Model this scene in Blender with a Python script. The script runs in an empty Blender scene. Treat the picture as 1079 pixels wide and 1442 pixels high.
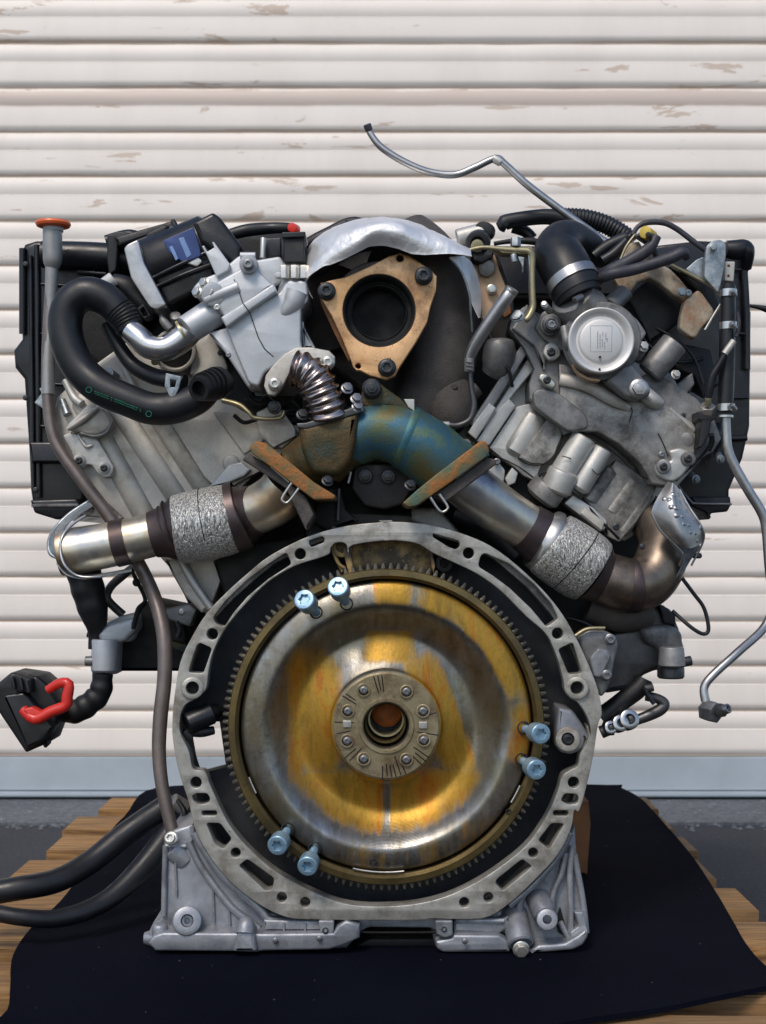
import bpy, bmesh, math, random
from mathutils import Vector, Matrix, noise
from math import radians, pi, sin, cos
random.seed(7)
SC = bpy.context.scene
COL = SC.collection

# ---------------------------------------------------------------- scale of the place
S = 0.00075          # metres per photo pixel on the plane of the bell housing face (Y = 0)
D0 = 1.4             # camera distance to that plane
CX, HY, CZ = 539.5, 770.0, 0.571

# ---------------------------------------------------------------- camera
cam_d = bpy.data.cameras.new('camera')
cam = bpy.data.objects.new('camera', cam_d); COL.objects.link(cam)
cam.location = (0, -D0, CZ); cam.rotation_euler = (pi/2, 0, 0)
cam_d.sensor_fit = 'HORIZONTAL'; cam_d.sensor_width = 36
cam_d.lens = 36*(D0/S)/1079
cam_d.shift_y = (HY-721)/1079
cam_d.clip_start = 0.05; cam_d.clip_end = 500
cam_d.dof.use_dof = True; cam_d.dof.focus_distance = 1.42; cam_d.dof.aperture_fstop = 16
SC.camera = cam

# ---------------------------------------------------------------- daylight (open shade: soft light from high up)
SUN_EL, SUN_AZ = radians(50), radians(-24)      # azimuth measured from -Y (behind the camera) towards +X
w = bpy.data.worlds.new('World'); SC.world = w; w.use_nodes = True
nt = w.node_tree; nt.nodes.clear()
sky = nt.nodes.new('ShaderNodeTexSky'); sky.sky_type = 'NISHITA'; sky.sun_disc = False
sky.sun_elevation = SUN_EL; sky.air_density = 1.0; sky.dust_density = 1.2; sky.ozone_density = 1.0
bg = nt.nodes.new('ShaderNodeBackground'); bg.inputs['Strength'].default_value = 0.12
wo = nt.nodes.new('ShaderNodeOutputWorld')
nt.links.new(sky.outputs[0], bg.inputs[0]); nt.links.new(bg.outputs[0], wo.inputs[0])
sun_dir = Vector((sin(SUN_AZ)*cos(SUN_EL), -cos(SUN_AZ)*cos(SUN_EL), sin(SUN_EL)))   # towards the sun
sky.sun_rotation = math.atan2(sun_dir.x, sun_dir.y)
sl = bpy.data.lights.new('sun', 'SUN'); sl.energy = 1.5; sl.angle = radians(16); sl.color = (1.0, 0.90, 0.78)
so = bpy.data.objects.new('sun', sl); COL.objects.link(so); so.location = (0, -3, 4)
so.rotation_euler = sun_dir.to_track_quat('Z', 'Y').to_euler()
SC.view_settings.view_transform = 'Standard'; SC.view_settings.look = 'None'
SC.view_settings.exposure = 0.36; SC.view_settings.gamma = 1.0

# ---------------------------------------------------------------- helpers: photo tracing to place
def W(x, y, d):
    k = S*(D0+d)/D0
    return Vector(((x-CX)*k, d, CZ-(y-HY)*k))
def R(r, d): return r*S*(D0+d)/D0
CR = {'A1':(230,720,3.372),'A2':(540,720,3.372),'A3':(200,1020,3.27),'A4':(520,1020,3.27),'L1':(0,280,2.997),
      'L2':(250,280,2.997),'L3':(420,280,2.997),'L4':(700,280,2.847),'M1':(0,600,2.997),'M2':(320,540,2.697),
      'M3':(640,560,2.458),'M4':(780,800,3.609),'HB':(440,920,4.905),'N5':(0,900,2.66),'N6':(780,1080,3.609),
      'Q1':(60,480,5.395),'Q2':(140,290,5.395),'Q3':(640,310,7.707),'Q4':(860,300,4.927),'Q5':(740,420,4.905),
      'Q6':(640,560,4.905),'Q7':(860,480,4.927),'T1':(42,465,2.645),'T2':(620,423,2.739),'T3':(240,732,1.743),'T4':(150,280,3.27),'Q8':(60,690,4.15),'P':(0,0,1)}
def K(c, *pts):
    ox, oy, s = CR[c]
    out = [(ox+p[0]/s, oy+p[1]/s)+tuple(p[2:]) for p in pts]
    return out
def K1(c, x, y): return K(c, (x, y))[0]

WO = {}
def worg(o): return WO.get(o.name, Vector((0,0,0))) if o else Vector((0,0,0))
def link(name, me, mat=None, parent=None, org=None):
    """link a mesh whose vertices are in world space (or local to org if org given)"""
    o = bpy.data.objects.new(name, me); COL.objects.link(o)
    if mat and not me.materials: me.materials.append(mat)
    if parent: o.parent = parent
    o.location = (org if org is not None else Vector((0,0,0))) - (worg(parent) if parent else Vector((0,0,0)))
    WO[o.name] = org.copy() if org is not None else Vector((0,0,0))
    return o
def recenter(me):
    if not me.vertices: return Vector((0,0,0))
    c = Vector((0,0,0))
    for v in me.vertices: c += v.co
    c /= len(me.vertices)
    me.transform(Matrix.Translation(-c)); return c
def part(name, me, mat, parent):
    c = recenter(me)
    return link(name, me, mat, parent, c)
def thing(name, label, cat, loc, group=None):
    o = bpy.data.objects.new(name, None); COL.objects.link(o); o.location = loc; o.empty_display_size = .05
    o['label'] = label; o['category'] = cat
    if group: o['group'] = group
    WO[o.name] = Vector(loc); return o
def tag(o, label, cat, group=None):
    o['label'] = label; o['category'] = cat
    if group: o['group'] = group
    return o
def finish(me, ang=38):
    for p in me.polygons: p.use_smooth = True
    me.update()
    try: me.set_sharp_from_angle(angle=radians(ang))
    except Exception: pass
    return me
def frompy(v, f, ang=38, merge=False):
    me = bpy.data.meshes.new('mesh'); me.from_pydata([tuple(q) for q in v], [], f); me.update()
    bm = bmesh.new(); bm.from_mesh(me)
    if merge: bmesh.ops.remove_doubles(bm, verts=bm.verts, dist=1e-6)
    bmesh.ops.recalc_face_normals(bm, faces=bm.faces); bm.to_mesh(me); bm.free()
    return finish(me, ang)
def join(mes, ang=38):
    bm = bmesh.new()
    for m in mes: bm.from_mesh(m)
    me = bpy.data.meshes.new('mesh'); bm.to_mesh(me); bm.free()
    return finish(me, ang)

def fillet(pts, r, seg=4):
    if r <= 0: return pts
    n = len(pts); out = []
    for i in range(n):
        p0, p, p1 = Vector(pts[i-1]), Vector(pts[i]), Vector(pts[(i+1) % n])
        a, b = p0-p, p1-p
        la, lb = a.length, b.length
        if la < 1e-9 or lb < 1e-9: out.append(tuple(p)); continue
        q = min(r, la*.45, lb*.45)
        A, B = p+a/la*q, p+b/lb*q
        if abs(a.normalized().dot(b.normalized())) > .985: out.append(tuple(p)); continue
        for k in range(seg+1):
            t = k/seg
            out.append(tuple(A*(1-t)**2+p*2*t*(1-t)+B*t*t))
    return out
def circ(x, y, r, n=20, a0=0): return [(x+r*cos(a0+2*pi*k/n), y+r*sin(a0+2*pi*k/n)) for k in range(n)]
def crom(pts, n=5, closed=True):
    out = []; m = len(pts)
    rng = range(m) if closed else range(m-1)
    for i in rng:
        if closed: p = [Vector(pts[(i+k-1) % m]) for k in range(4)]
        else: p = [Vector(pts[max(0, min(m-1, i+k-1))]) for k in range(4)]
        for k in range(n):
            t = k/n
            out.append(.5*((2*p[1])+(-p[0]+p[2])*t+(2*p[0]-5*p[1]+4*p[2]-p[3])*t*t+(-p[0]+3*p[1]-3*p[2]+p[3])*t**3))
    if not closed: out.append(Vector(pts[-1]))
    return out
def curve_me(loops, t, b, res=2):
    """filled 2D loops with real bevelled edges, extruded: local XY plane, Z from -t/2 to t/2"""
    cu = bpy.data.curves.new('c', 'CURVE'); cu.dimensions = '2D'; cu.fill_mode = 'BOTH'
    b = min(b, t*.49)
    cu.extrude = max(t/2-b, 0); cu.bevel_depth = b; cu.bevel_resolution = res; cu.offset = -b
    for lp in loops:
        sp = cu.splines.new('POLY'); sp.points.add(len(lp)-1); sp.use_cyclic_u = True
        for i, p in enumerate(lp): sp.points[i].co = (p[0], p[1], 0, 1)
    ob = bpy.data.objects.new('c', cu)
    me = bpy.data.meshes.new_from_object(ob)
    bpy.data.objects.remove(ob); bpy.data.curves.remove(cu)
    bm = bmesh.new(); bm.from_mesh(me); bmesh.ops.remove_doubles(bm, verts=bm.verts, dist=2e-6)
    bmesh.ops.recalc_face_normals(bm, faces=bm.faces); bm.to_mesh(me); bm.free()
    return me
TOW = Matrix(((1,0,0,0),(0,0,-1,0),(0,1,0,0),(0,0,0,1)))      # local XY -> world XZ, local Z -> -Y
def prism_me(pts, d, t, b=1.2, holes=(), fr=2.0, hfr=None, smooth=0):
    """outline traced in photo pixels whose front face stands at depth d and goes back t metres"""
    lo = []
    for i, lp in enumerate([pts]+list(holes)):
        q = [tuple(p[:2]) for p in lp]
        rr = fr if i == 0 else (hfr if hfr is not None else fr)
        if len(q) < 16 and rr > 0: q = fillet(q, rr)
        if smooth: q = [tuple(v) for v in crom(q, smooth)]
        lo.append([(W(x, y, d).x, W(x, y, d).z) for x, y in q])
    me = curve_me(lo, t, b*.001)
    me.transform(Matrix.Translation((0, d+t/2, 0)) @ TOW)
    return finish(me)
def pz(name, pts, d, t, mat, par, b=1.2, holes=(), fr=2.0, hfr=None, smooth=0):
    return part(name, prism_me(pts, d, t, b, holes, fr, hfr, smooth), mat, par)

def sweep_me(P, RR, n=20, cap=True, hollow=0, flat=None, ang=50):
    """P world points, RR radii; hollow = wall ratio at both ends"""
    m = len(P); V = []; F = []
    T = []
    for i in range(m):
        a = P[max(0, i-1)]; c = P[min(m-1, i+1)]; t = (c-a)
        T.append(t.normalized() if t.length > 1e-9 else (T[-1] if T else Vector((0,0,1))))
    up = Vector((0, -1, 0))
    if abs(T[0].dot(up)) > .9: up = Vector((0, 0, 1))
    N = (up - T[0]*up.dot(T[0])).normalized()
    rings = []
    def ring(c, t, N, r):
        B = t.cross(N)
        i0 = len(V)
        for k in range(n):
            a = 2*pi*k/n
            v = N*cos(a)*r + B*sin(a)*r
            if flat: v = N*cos(a)*r*flat + B*sin(a)*r
            V.append(c+v)
        return i0
    Ns = []
    for i in range(m):
        N = (N - T[i]*N.dot(T[i]))
        N = N.normalized() if N.length > 1e-6 else T[i].orthogonal().normalized()
        Ns.append(N.copy())
        rings.append(ring(P[i], T[i], N, RR[i]))
    if hollow:
        h = [ring(P[-1], T[-1], Ns[-1], RR[-1]*hollow), ring(P[-1]-T[-1]*RR[-1]*1.8, T[-1], Ns[-1], RR[-1]*hollow*.95)]
        rings += h
        g = [ring(P[0], T[0], Ns[0], RR[0]*hollow), ring(P[0]+T[0]*RR[0]*1.8, T[0], Ns[0], RR[0]*hollow*.95)]
        rings = g[::-1]+rings
    for a, b in zip(rings, rings[1:]):
        for k in range(n): F.append((a+k, a+(k+1) % n, b+(k+1) % n, b+k))
    if cap:
        F.append(tuple(rings[0]+k for k in range(n))[::-1]); F.append(tuple(rings[-1]+k for k in range(n)))
    return frompy(V, F, ang)
def smoothpath(pts, step=6):
    """pts (x, y, d, r) in photo pixels -> dense world points + radii"""
    q = crom([Vector((p[0], p[1], p[2]*1000, p[3])) for p in pts], step, closed=False)
    P = [W(v[0], v[1], v[2]/1000) for v in q]
    return P, [R(max(v[3], .3), v[2]/1000) for v in q]
def tube_me(pts, n=18, step=6, smooth=True, hollow=0, ridge=None, flat=None):
    if smooth: P, RR = smoothpath(pts, step)
    else:
        P = [W(p[0], p[1], p[2]) for p in pts]; RR = [R(p[3], p[2]) for p in pts]
    if ridge:
        pitch, amp = ridge; L = [0]
        for a, b in zip(P, P[1:]): L.append(L[-1]+(b-a).length)
        tot = L[-1]; cnt = max(8, int(tot/pitch*7)); P2 = []; R2 = []; j = 0
        for i in range(cnt+1):
            s = tot*i/cnt
            while j < len(L)-2 and L[j+1] < s: j += 1
            f = (s-L[j])/max(1e-9, L[j+1]-L[j])
            P2.append(P[j].lerp(P[j+1], f)); r = RR[j]*(1-f)+RR[j+1]*f
            R2.append(r*(1+amp*cos(2*pi*s/pitch)))
        P, RR = P2, R2
    return sweep_me(P, RR, n, True, hollow, flat)
def tb(name, pts, mat, par, **k): return part(name, tube_me(pts, **k), mat, par)

def lathe_me(prof, A, axis, n=32, ang=35, closed_ends=True):
    """prof: (r, h) metres, h measured from A along axis"""
    ax = axis.normalized(); N = ax.orthogonal().normalized(); B = ax.cross(N)
    V = []; F = []
    for r, h in prof:
        for k in range(n):
            a = 2*pi*k/n; V.append(A+ax*h+N*cos(a)*r+B*sin(a)*r)
    m = len(prof)
    for i in range(m-1):
        for k in range(n): F.append((i*n+k, i*n+(k+1) % n, (i+1)*n+(k+1) % n, (i+1)*n+k))
    if closed_ends:
        F.append(tuple(range(n))[::-1]); F.append(tuple((m-1)*n+k for k in range(n)))
    return frompy(V, F, ang)
def cyl_me(A, B, r, r2=None, c=.12, hole=0, hdep=.01, n=24):
    """chamfered cylinder between photo points A (front) and B; r px; hole = ratio of r bored at A"""
    a, b = W(*A), W(*B); ra = R(r, A[2]); rb = R(r2 if r2 else r, B[2]); L = (b-a).length; ch = min(ra*c, L*.3)
    pr = []
    if hole: pr += [(ra*hole*.9, min(hdep, L*.9)), (ra*hole, ch*.5), (ra*hole*1.04, 0)]
    else: pr += [(ra*.02, 0)]
    pr += [(ra-ch, 0), (ra-ch*.3, ch*.3), (ra, ch), (rb, L-ch), (rb-ch, L)]
    return lathe_me(pr, a, (b-a), n)
def cy(name, A, B, r, mat, par, **k): return part(name, cyl_me(A, B, r, **k), mat, par)

# ---------------------------------------------------------------- shared fasteners (unit radius, axis +Z towards the viewer side)
def star_pts(r, n=6, inner=.74):
    return [((r if k % 2 == 0 else r*inner)*cos(pi*k/n), (r if k % 2 == 0 else r*inner)*sin(pi*k/n)) for k in range(2*n)]
def build_bolt(kind):
    ms = []; Z = Vector((0,0,1)); O = Vector((0,0,0))
    if kind == 'torx':      # round cap with star socket on a flange
        ms.append(lathe_me([(.02,0),(1.0,0),(1.0,.12),(.9,.22),(.7,.26),(.7,.3)], O, Z, 24))
        me = curve_me([circ(0,0,.72,24), star_pts(.47)], .5, .06); me.transform(Matrix.Translation((0,0,.5))); ms.append(finish(me))
        ms.append(lathe_me([(.02,.38),(.5,.38),(.5,.3),(.02,.3)], O, Z, 12))
    elif kind == 'star':    # external star head with a pip in the middle
        ms.append(lathe_me([(.02,0),(1.0,0),(1.0,.15),(.92,.24),(.6,.3)], O, Z, 24))
        me = curve_me([star_pts(.7, 6, .82)], .6, .07); me.transform(Matrix.Translation((0,0,.5))); ms.append(finish(me))
        ms.append(lathe_me([(.02,.9),(.3,.86),(.34,.78)], O, Z, 12))
    elif kind == 'hex':
        ms.append(lathe_me([(.02,0),(1.0,0),(1.0,.12),(.88,.22),(.6,.26)], O, Z, 24))
        me = curve_me([circ(0,0,.78,6)], .6, .07); me.transform(Matrix.Translation((0,0,.5))); ms.append(finish(me))
    elif kind == 'socket':  # recessed socket screw: rim + hole
        ms.append(lathe_me([(.02,.1),(.42,.1),(.5,.5),(.8,.5),(.95,.4),(1.0,.2),(1.0,0),(.02,0)], O, Z, 24))
    return join(ms, 35)
BOLT = {k: build_bolt(k) for k in ('torx','star','hex','socket')}
BM = {}
def bo(x, y, d, r, mat, par, kind='torx', axis=(0,-1,0), name='bolt'):
    key = (kind, mat.name)
    if key not in BM:
        m = BOLT[kind].copy(); m.materials.clear(); m.materials.append(mat); BM[key] = m
    o = bpy.data.objects.new(name, BM[key]); COL.objects.link(o); o.parent = par
    w_ = W(x, y, d); o.location = w_ - worg(par)
    q = Vector(axis).to_track_quat('Z', 'Y'); o.rotation_mode = 'QUATERNION'
    o.rotation_quaternion = q @ Vector((0,0,1)).rotation_difference(Vector((0,0,1)))
    s = R(r, d); o.scale = (s, s, s); WO[o.name] = w_
    return o

def loft_me(rows, thick=.001, n=6, sub=True, wob=0):
    """rows of photo points (x, y, d): smooth sheet with real thickness"""
    G = []
    for row in rows:
        G.append([Vector(v) for v in crom([Vector((p[0], p[1], p[2]*1000)) for p in row], n, False)])
    H = []
    for j in range(len(G[0])):
        colp = crom([g[j] for g in G], n, False); H.append([W(v[0], v[1], v[2]/1000) for v in colp])
    a, b = len(H), len(H[0]); V = []
    for i in range(a):
        for j in range(b):
            v = H[i][j]
            if wob:
                q = noise.noise(v*38)*wob + noise.noise(v*110)*wob*.35; v = v+Vector((q*.3, -q, q))
            V.append(v)
    F = [(i*b+j, (i+1)*b+j, (i+1)*b+j+1, i*b+j+1) for i in range(a-1) for j in range(b-1)]
    me = frompy(V, F, 80)
    bm = bmesh.new(); bm.from_mesh(me)
    bmesh.ops.solidify(bm, geom=bm.faces[:], thickness=thick)
    bmesh.ops.recalc_face_normals(bm, faces=bm.faces)
    bm.to_mesh(me); bm.free(); return finish(me, 60)
def box_me(x0, x1, y0, y1, z0, z1, b=.002, seg=2, jit=0, sub=0):
    bm = bmesh.new(); bmesh.ops.create_cube(bm, size=1)
    for v in bm.verts:
        v.co = Vector(((x0+x1)/2+v.co.x*(x1-x0), (y0+y1)/2+v.co.y*(y1-y0), (z0+z1)/2+v.co.z*(z1-z0)))
    if b: bmesh.ops.bevel(bm, geom=bm.edges[:], offset=b, segments=seg, affect='EDGES')
    me = bpy.data.meshes.new('mesh'); bm.to_mesh(me); bm.free(); return finish(me)

# ---------------------------------------------------------------- materials
class NT:
    def __init__(s, name):
        s.m = bpy.data.materials.new(name); s.m.use_nodes = True; s.t = s.m.node_tree; s.t.nodes.clear()
        s.o = s.n('ShaderNodeOutputMaterial'); s.b = s.n('ShaderNodeBsdfPrincipled'); s.l(s.b.outputs[0], s.o.inputs[0])
        s.tc = s.n('ShaderNodeTexCoord'); s.oi = s.n('ShaderNodeObjectInfo')
    def n(s, k, **kw):
        x = s.t.nodes.new(k)
        for a, v in kw.items(): setattr(x, a, v)
        return x
    def l(s, a, b): s.t.links.new(a, b)
    def co(s, scale=(1,1,1), rnd=True, rot=(0,0,0)):
        mp = s.n('ShaderNodeMapping'); mp.inputs['Scale'].default_value = scale; mp.inputs['Rotation'].default_value = rot
        s.l(s.tc.outputs['Object'], mp.inputs[0])
        if rnd:
            mu = s.n('ShaderNodeMath', operation='MULTIPLY'); mu.inputs[1].default_value = 37.0
            s.l(s.oi.outputs['Random'], mu.inputs[0]); s.l(mu.outputs[0], mp.inputs['Location'])
        return mp.outputs[0]
    def noise(s, sc, det=4, rough=.55, co=None, dist=0):
        x = s.n('ShaderNodeTexNoise'); x.inputs['Scale'].default_value = sc; x.inputs['Detail'].default_value = det
        x.inputs['Roughness'].default_value = rough; x.inputs['Distortion'].default_value = dist
        s.l(co if co is not None else s.co(), x.inputs['Vector']); return x.outputs['Fac']
    def ramp(s, f, stops, interp='LINEAR'):
        r = s.n('ShaderNodeValToRGB'); r.color_ramp.interpolation = interp
        el = r.color_ramp.elements
        while len(el) < len(stops): el.new(.5)
        for e, (p, c) in zip(el, stops):
            e.position = p; e.color = (c, c, c, 1) if isinstance(c, (int, float)) else tuple(c)+(1,)
        s.l(f, r.inputs[0]); return r.outputs[0]
    def mix(s, f, a, b, mode='MIX'):
        x = s.n('ShaderNodeMix', data_type='RGBA', blend_type=mode)
        for i, v in ((0, f), (6, a), (7, b)):
            if hasattr(v, 'links'): s.l(v, x.inputs[i])
            elif isinstance(v, (int, float)): x.inputs[i].default_value = v
            else: x.inputs[i].default_value = tuple(v)+(1,)
        return x.outputs[2]
    def math(s, op, a, b=0, c=None):
        x = s.n('ShaderNodeMath', operation=op)
        for i, v in enumerate((a, b)+((c,) if c is not None else ())):
            if hasattr(v, 'links'): s.l(v, x.inputs[i])
            else: x.inputs[i].default_value = v
        return x.outputs[0]
    def bump(s, f, st=.3, dist=.001):
        x = s.n('ShaderNodeBump'); x.inputs['Strength'].default_value = st; x.inputs['Distance'].default_value = dist
        s.l(f, x.inputs['Height']); s.l(x.outputs[0], s.b.inputs['Normal'])
    def set(s, **k):
        for a, v in k.items():
            i = s.b.inputs[{'base':'Base Color','rough':'Roughness','metal':'Metallic','spec':'Specular IOR Level','coat':'Coat Weight'}[a]]
            if hasattr(v, 'links'): s.l(v, i)
            elif isinstance(v, (int, float)): i.default_value = v
            else: i.default_value = tuple(v)+(1,)
def metal(name, c1, c2, rough=(.4,.6), met=.8, sc=60, dirt=(.03,.025,.02), damt=.3, dsc=18, bump=.25, bsc=700, bd=.0006, spots=0):
    t = NT(name); f = t.noise(sc, 8, .68)
    base = t.mix(t.ramp(f, [(.35,0),(.65,1)]), c1, c2)
    g = t.noise(dsc, 9, .7)
    hi = .5+.22*(1-damt)
    dm = t.ramp(g, [(hi-.06, 0), (hi+.12, .9)])
    base = t.mix(dm, base, dirt)
    # grainy skin: small light and dark specks everywhere
    gr = t.noise(bsc*.8, 3, .8); base = t.mix(t.ramp(gr, [(.30,.55),(.45,0)]), base, tuple(.5*a+.5*b for a, b in zip(c2, dirt))); base = t.mix(t.ramp(gr, [(.60,0),(.75,.5)]), base, tuple(min(1, a*1.25) for a in c1))
    if spots:
        h = t.noise(dsc*11, 4, .75); sm = t.ramp(h, [(.68-.1*spots, 0), (.74-.1*spots, 1)]); base = t.mix(sm, base, dirt)
    rr = t.ramp(t.noise(sc*.6, 5), [(.3, rough[0]), (.7, rough[1])])
    t.set(base=base, rough=rr); 
    t.set(metal=t.math('MULTIPLY', t.math('SUBTRACT', 1.0, dm), met))
    hb = t.noise(bsc*1.2, 3, .65); hb2 = t.noise(bsc*.16, 3, .5)
    t.bump(t.math('ADD', hb, t.math('MULTIPLY', hb2, .35)), bump*.7, bd); return t.m
def plain(name, c, rough=.5, met=0, vary=.3, sc=40, bump=.1, bsc=500, dust=0, dustc=(.2,.18,.16)):
    t = NT(name); f = t.noise(sc, 5, .6)
    lo = tuple(x*(1-vary) for x in c); hi = tuple(min(1, x*(1+vary)) for x in c)
    base = t.mix(t.ramp(f, [(.3,0),(.7,1)]), lo, hi)
    if dust:
        base = t.mix(t.ramp(t.noise(sc*2.2, 8, .75), [(.5,0),(.8,dust)]), base, dustc)
    t.set(base=base, metal=met); t.set(rough=t.ramp(t.noise(sc*1.7, 4), [(.3, max(.05, rough-.1)), (.7, min(1, rough+.12))]))
    t.bump(t.noise(bsc, 3), bump, .0005); return t.m

M = {}
M['alu'] = metal('cast_aluminium_light', (.58,.57,.54), (.42,.42,.40), (.38,.55), .55, 35, (.16,.13,.10), .35, 14, .5, 900)
M['alu_warm'] = metal('cast_aluminium_stained', (.60,.575,.52), (.42,.40,.36), (.42,.62), .5, 22, (.17,.13,.09), .55, 12, .5, 800)
M['alu_egr'] = metal('cast_aluminium_pale_blasted', (.56,.58,.60), (.47,.49,.51), (.38,.55), .45, 30, (.2,.19,.17), .12, 20, .6, 1100)
M['alu_dark'] = metal('cast_aluminium_oily_grey', (.31,.305,.30), (.17,.17,.172), (.34,.58), .5, 20, (.03,.028,.026), .75, 17, .5, 900)
M['alu_oil'] = metal('cast_aluminium_black_oil_specks', (.47,.45,.41), (.20,.195,.19), (.36,.58), .5, 18, (.035,.033,.032), 1.0, 26, .5, 900, spots=.2)
M['machined'] = metal('machined_aluminium_face', (.50,.485,.44), (.29,.28,.25), (.36,.58), .55, 38, (.11,.085,.055), .75, 19, .4, 1300, spots=.55)
M['pan'] = metal('sump_casting_bluish', (.42,.435,.465), (.22,.23,.26), (.33,.55), .55, 20, (.06,.06,.07), .75, 16, .5, 900)
M['steel'] = metal('bare_steel', (.52,.51,.50), (.38,.38,.38), (.30,.45), .95, 50, (.14,.11,.08), .2, 25, .15, 900)
M['bellows'] = metal('heat_tinted_bellows_steel', (.55,.50,.47), (.28,.21,.20), (.22,.34), 1.0, 30, (.08,.05,.05), .4, 25, .1, 900)
M['chrome'] = metal('bright_steel', (.62,.61,.60), (.5,.5,.5), (.25,.36), 1.0, 40, (.2,.18,.15), .05, 25, .08, 900)
M['darksteel'] = metal('dark_steel', (.12,.12,.125), (.07,.07,.072), (.35,.55), .8, 40, (.03,.02,.015), .3, 25, .3, 900)
M['iron'] = metal('dark_cast_iron', (.12,.105,.095), (.06,.055,.052), (.55,.8), .35, 26, (.10,.055,.03), .35, 14, 1.0, 420, .0012)
M['zinc'] = metal('galvanized_steel_mottled', (.44,.47,.48), (.17,.21,.24), (.35,.5), .7, 90, (.20,.17,.09), .4, 40, .3, 600)
M['brass_zinc'] = metal('yellow_passivated_steel', (.42,.37,.22), (.30,.27,.17), (.3,.5), .7, 70, (.12,.09,.06), .4, 40, .3, 600)
M['rustbracket'] = metal('rusty_zinc_bracket', (.50,.44,.34), (.26,.22,.16), (.5,.75), .3, 60, (.28,.11,.035), .85, 26, .7, 500, .001, spots=.7)
M['rust'] = metal('rusted_plate', (.20,.085,.03), (.13,.06,.025), (.65,.85), .15, 60, (.05,.03,.02), .5, 26, .8, 420, .001)
M['tanflange'] = metal('heat_tanned_steel_flange', (.84,.53,.28), (.60,.33,.14), (.36,.55), .45, 22, (.12,.05,.025), .8, 17, .4, 500, spots=.5)
M['boltdark'] = metal('black_bolt_steel', (.07,.075,.08), (.04,.042,.045), (.3,.45), .7, 90, (.05,.03,.02), .3, 60, .2, 900)
M['boltsteel'] = metal('worn_bolt_steel', (.33,.33,.34), (.2,.2,.21), (.3,.45), .9, 90, (.06,.05,.04), .3, 60, .2, 900)
M['boltblue'] = metal('blue_zinc_bolt', (.30,.47,.60), (.24,.38,.50), (.3,.45), .55, 200, (.12,.15,.17), .2, 200, .3, 1200)
M['nutpale'] = metal('pale_zinc_nut', (.62,.60,.54), (.5,.49,.46), (.25,.4), .8, 90, (.2,.16,.1), .2, 60, .2, 900)
M['plastic'] = plain('black_plastic', (.006,.0065,.009), .34, 0, .2, 30, .3, 600, dust=.25, dustc=(.04,.04,.045))
M['plasticm'] = plain('black_matt_plastic', (.006,.0062,.008), .5, 0, .25, 30, .4, 500, dust=.25, dustc=(.025,.025,.03))
M['void'] = plain('hole_shade_black', (.0025,.0025,.0025), .7, 0, .2, 30, .3, 400)  # shade inside the bore and small holes is put into this black
M['rubber'] = plain('black_rubber', (.0075,.0085,.011), .42, 0, .25, 40, .25, 900, dust=.35, dustc=(.025,.028,.036))
M['wire'] = plain('grey_wire_sheath', (.035,.035,.045), .5, 0, .2, 40, .2, 900, dust=.3)
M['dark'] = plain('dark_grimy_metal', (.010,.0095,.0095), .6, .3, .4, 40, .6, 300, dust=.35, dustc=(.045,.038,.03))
M['gearteeth'] = metal('grimy_gear_teeth', (.12,.11,.085), (.06,.055,.045), (.4,.6), .6, 30, (.02,.018,.015), .6, 30, .3, 700)
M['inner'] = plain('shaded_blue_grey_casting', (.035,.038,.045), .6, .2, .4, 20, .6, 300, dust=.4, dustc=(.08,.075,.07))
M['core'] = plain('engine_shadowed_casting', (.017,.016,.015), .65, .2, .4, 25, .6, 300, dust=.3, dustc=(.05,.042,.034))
M['red'] = plain('red_plastic', (.62,.03,.02), .35, 0, .12, 40, .1)
M['orange'] = plain('orange_plastic', (.78,.14,.04), .4, 0, .12, 40, .1)
M['yellow'] = plain('yellow_plastic', (.55,.40,.06), .4, 0, .2, 60, .1)
M['white'] = plain('white_plastic', (.6,.6,.58), .4, 0, .1, 60, .1)
M['greyplastic'] = metal('grey_painted_tube', (.34,.34,.33), (.25,.25,.24), (.35,.5), .4, 40, (.16,.13,.1), .4, 18, .2, 800)
M['tube'] = metal('brown_stained_tube', (.24,.20,.18), (.15,.125,.115), (.32,.5), .6, 26, (.09,.05,.03), .45, 16, .2, 800)
M['green'] = plain('green_print', (.012,.16,.09), .5, 0, .1)
M['print'] = plain('grey_print', (.22,.23,.26), .5, 0, .1)
M['sticker'] = plain('blue_sticker', (.03,.06,.20), .3, 0, .25, 50, .05)
M['stickerl'] = plain('pale_blue_print', (.16,.26,.50), .35, 0, .2, 60)
M['capdisc'] = metal('pressed_steel_cap', (.68,.67,.65), (.60,.59,.57), (.42,.52), .5, 30, (.3,.27,.22), -1.0, 20, .12, 900)
M['copper'] = plain('tan_gasket', (.50,.33,.20), .5, .2, .2, 60)

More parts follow.
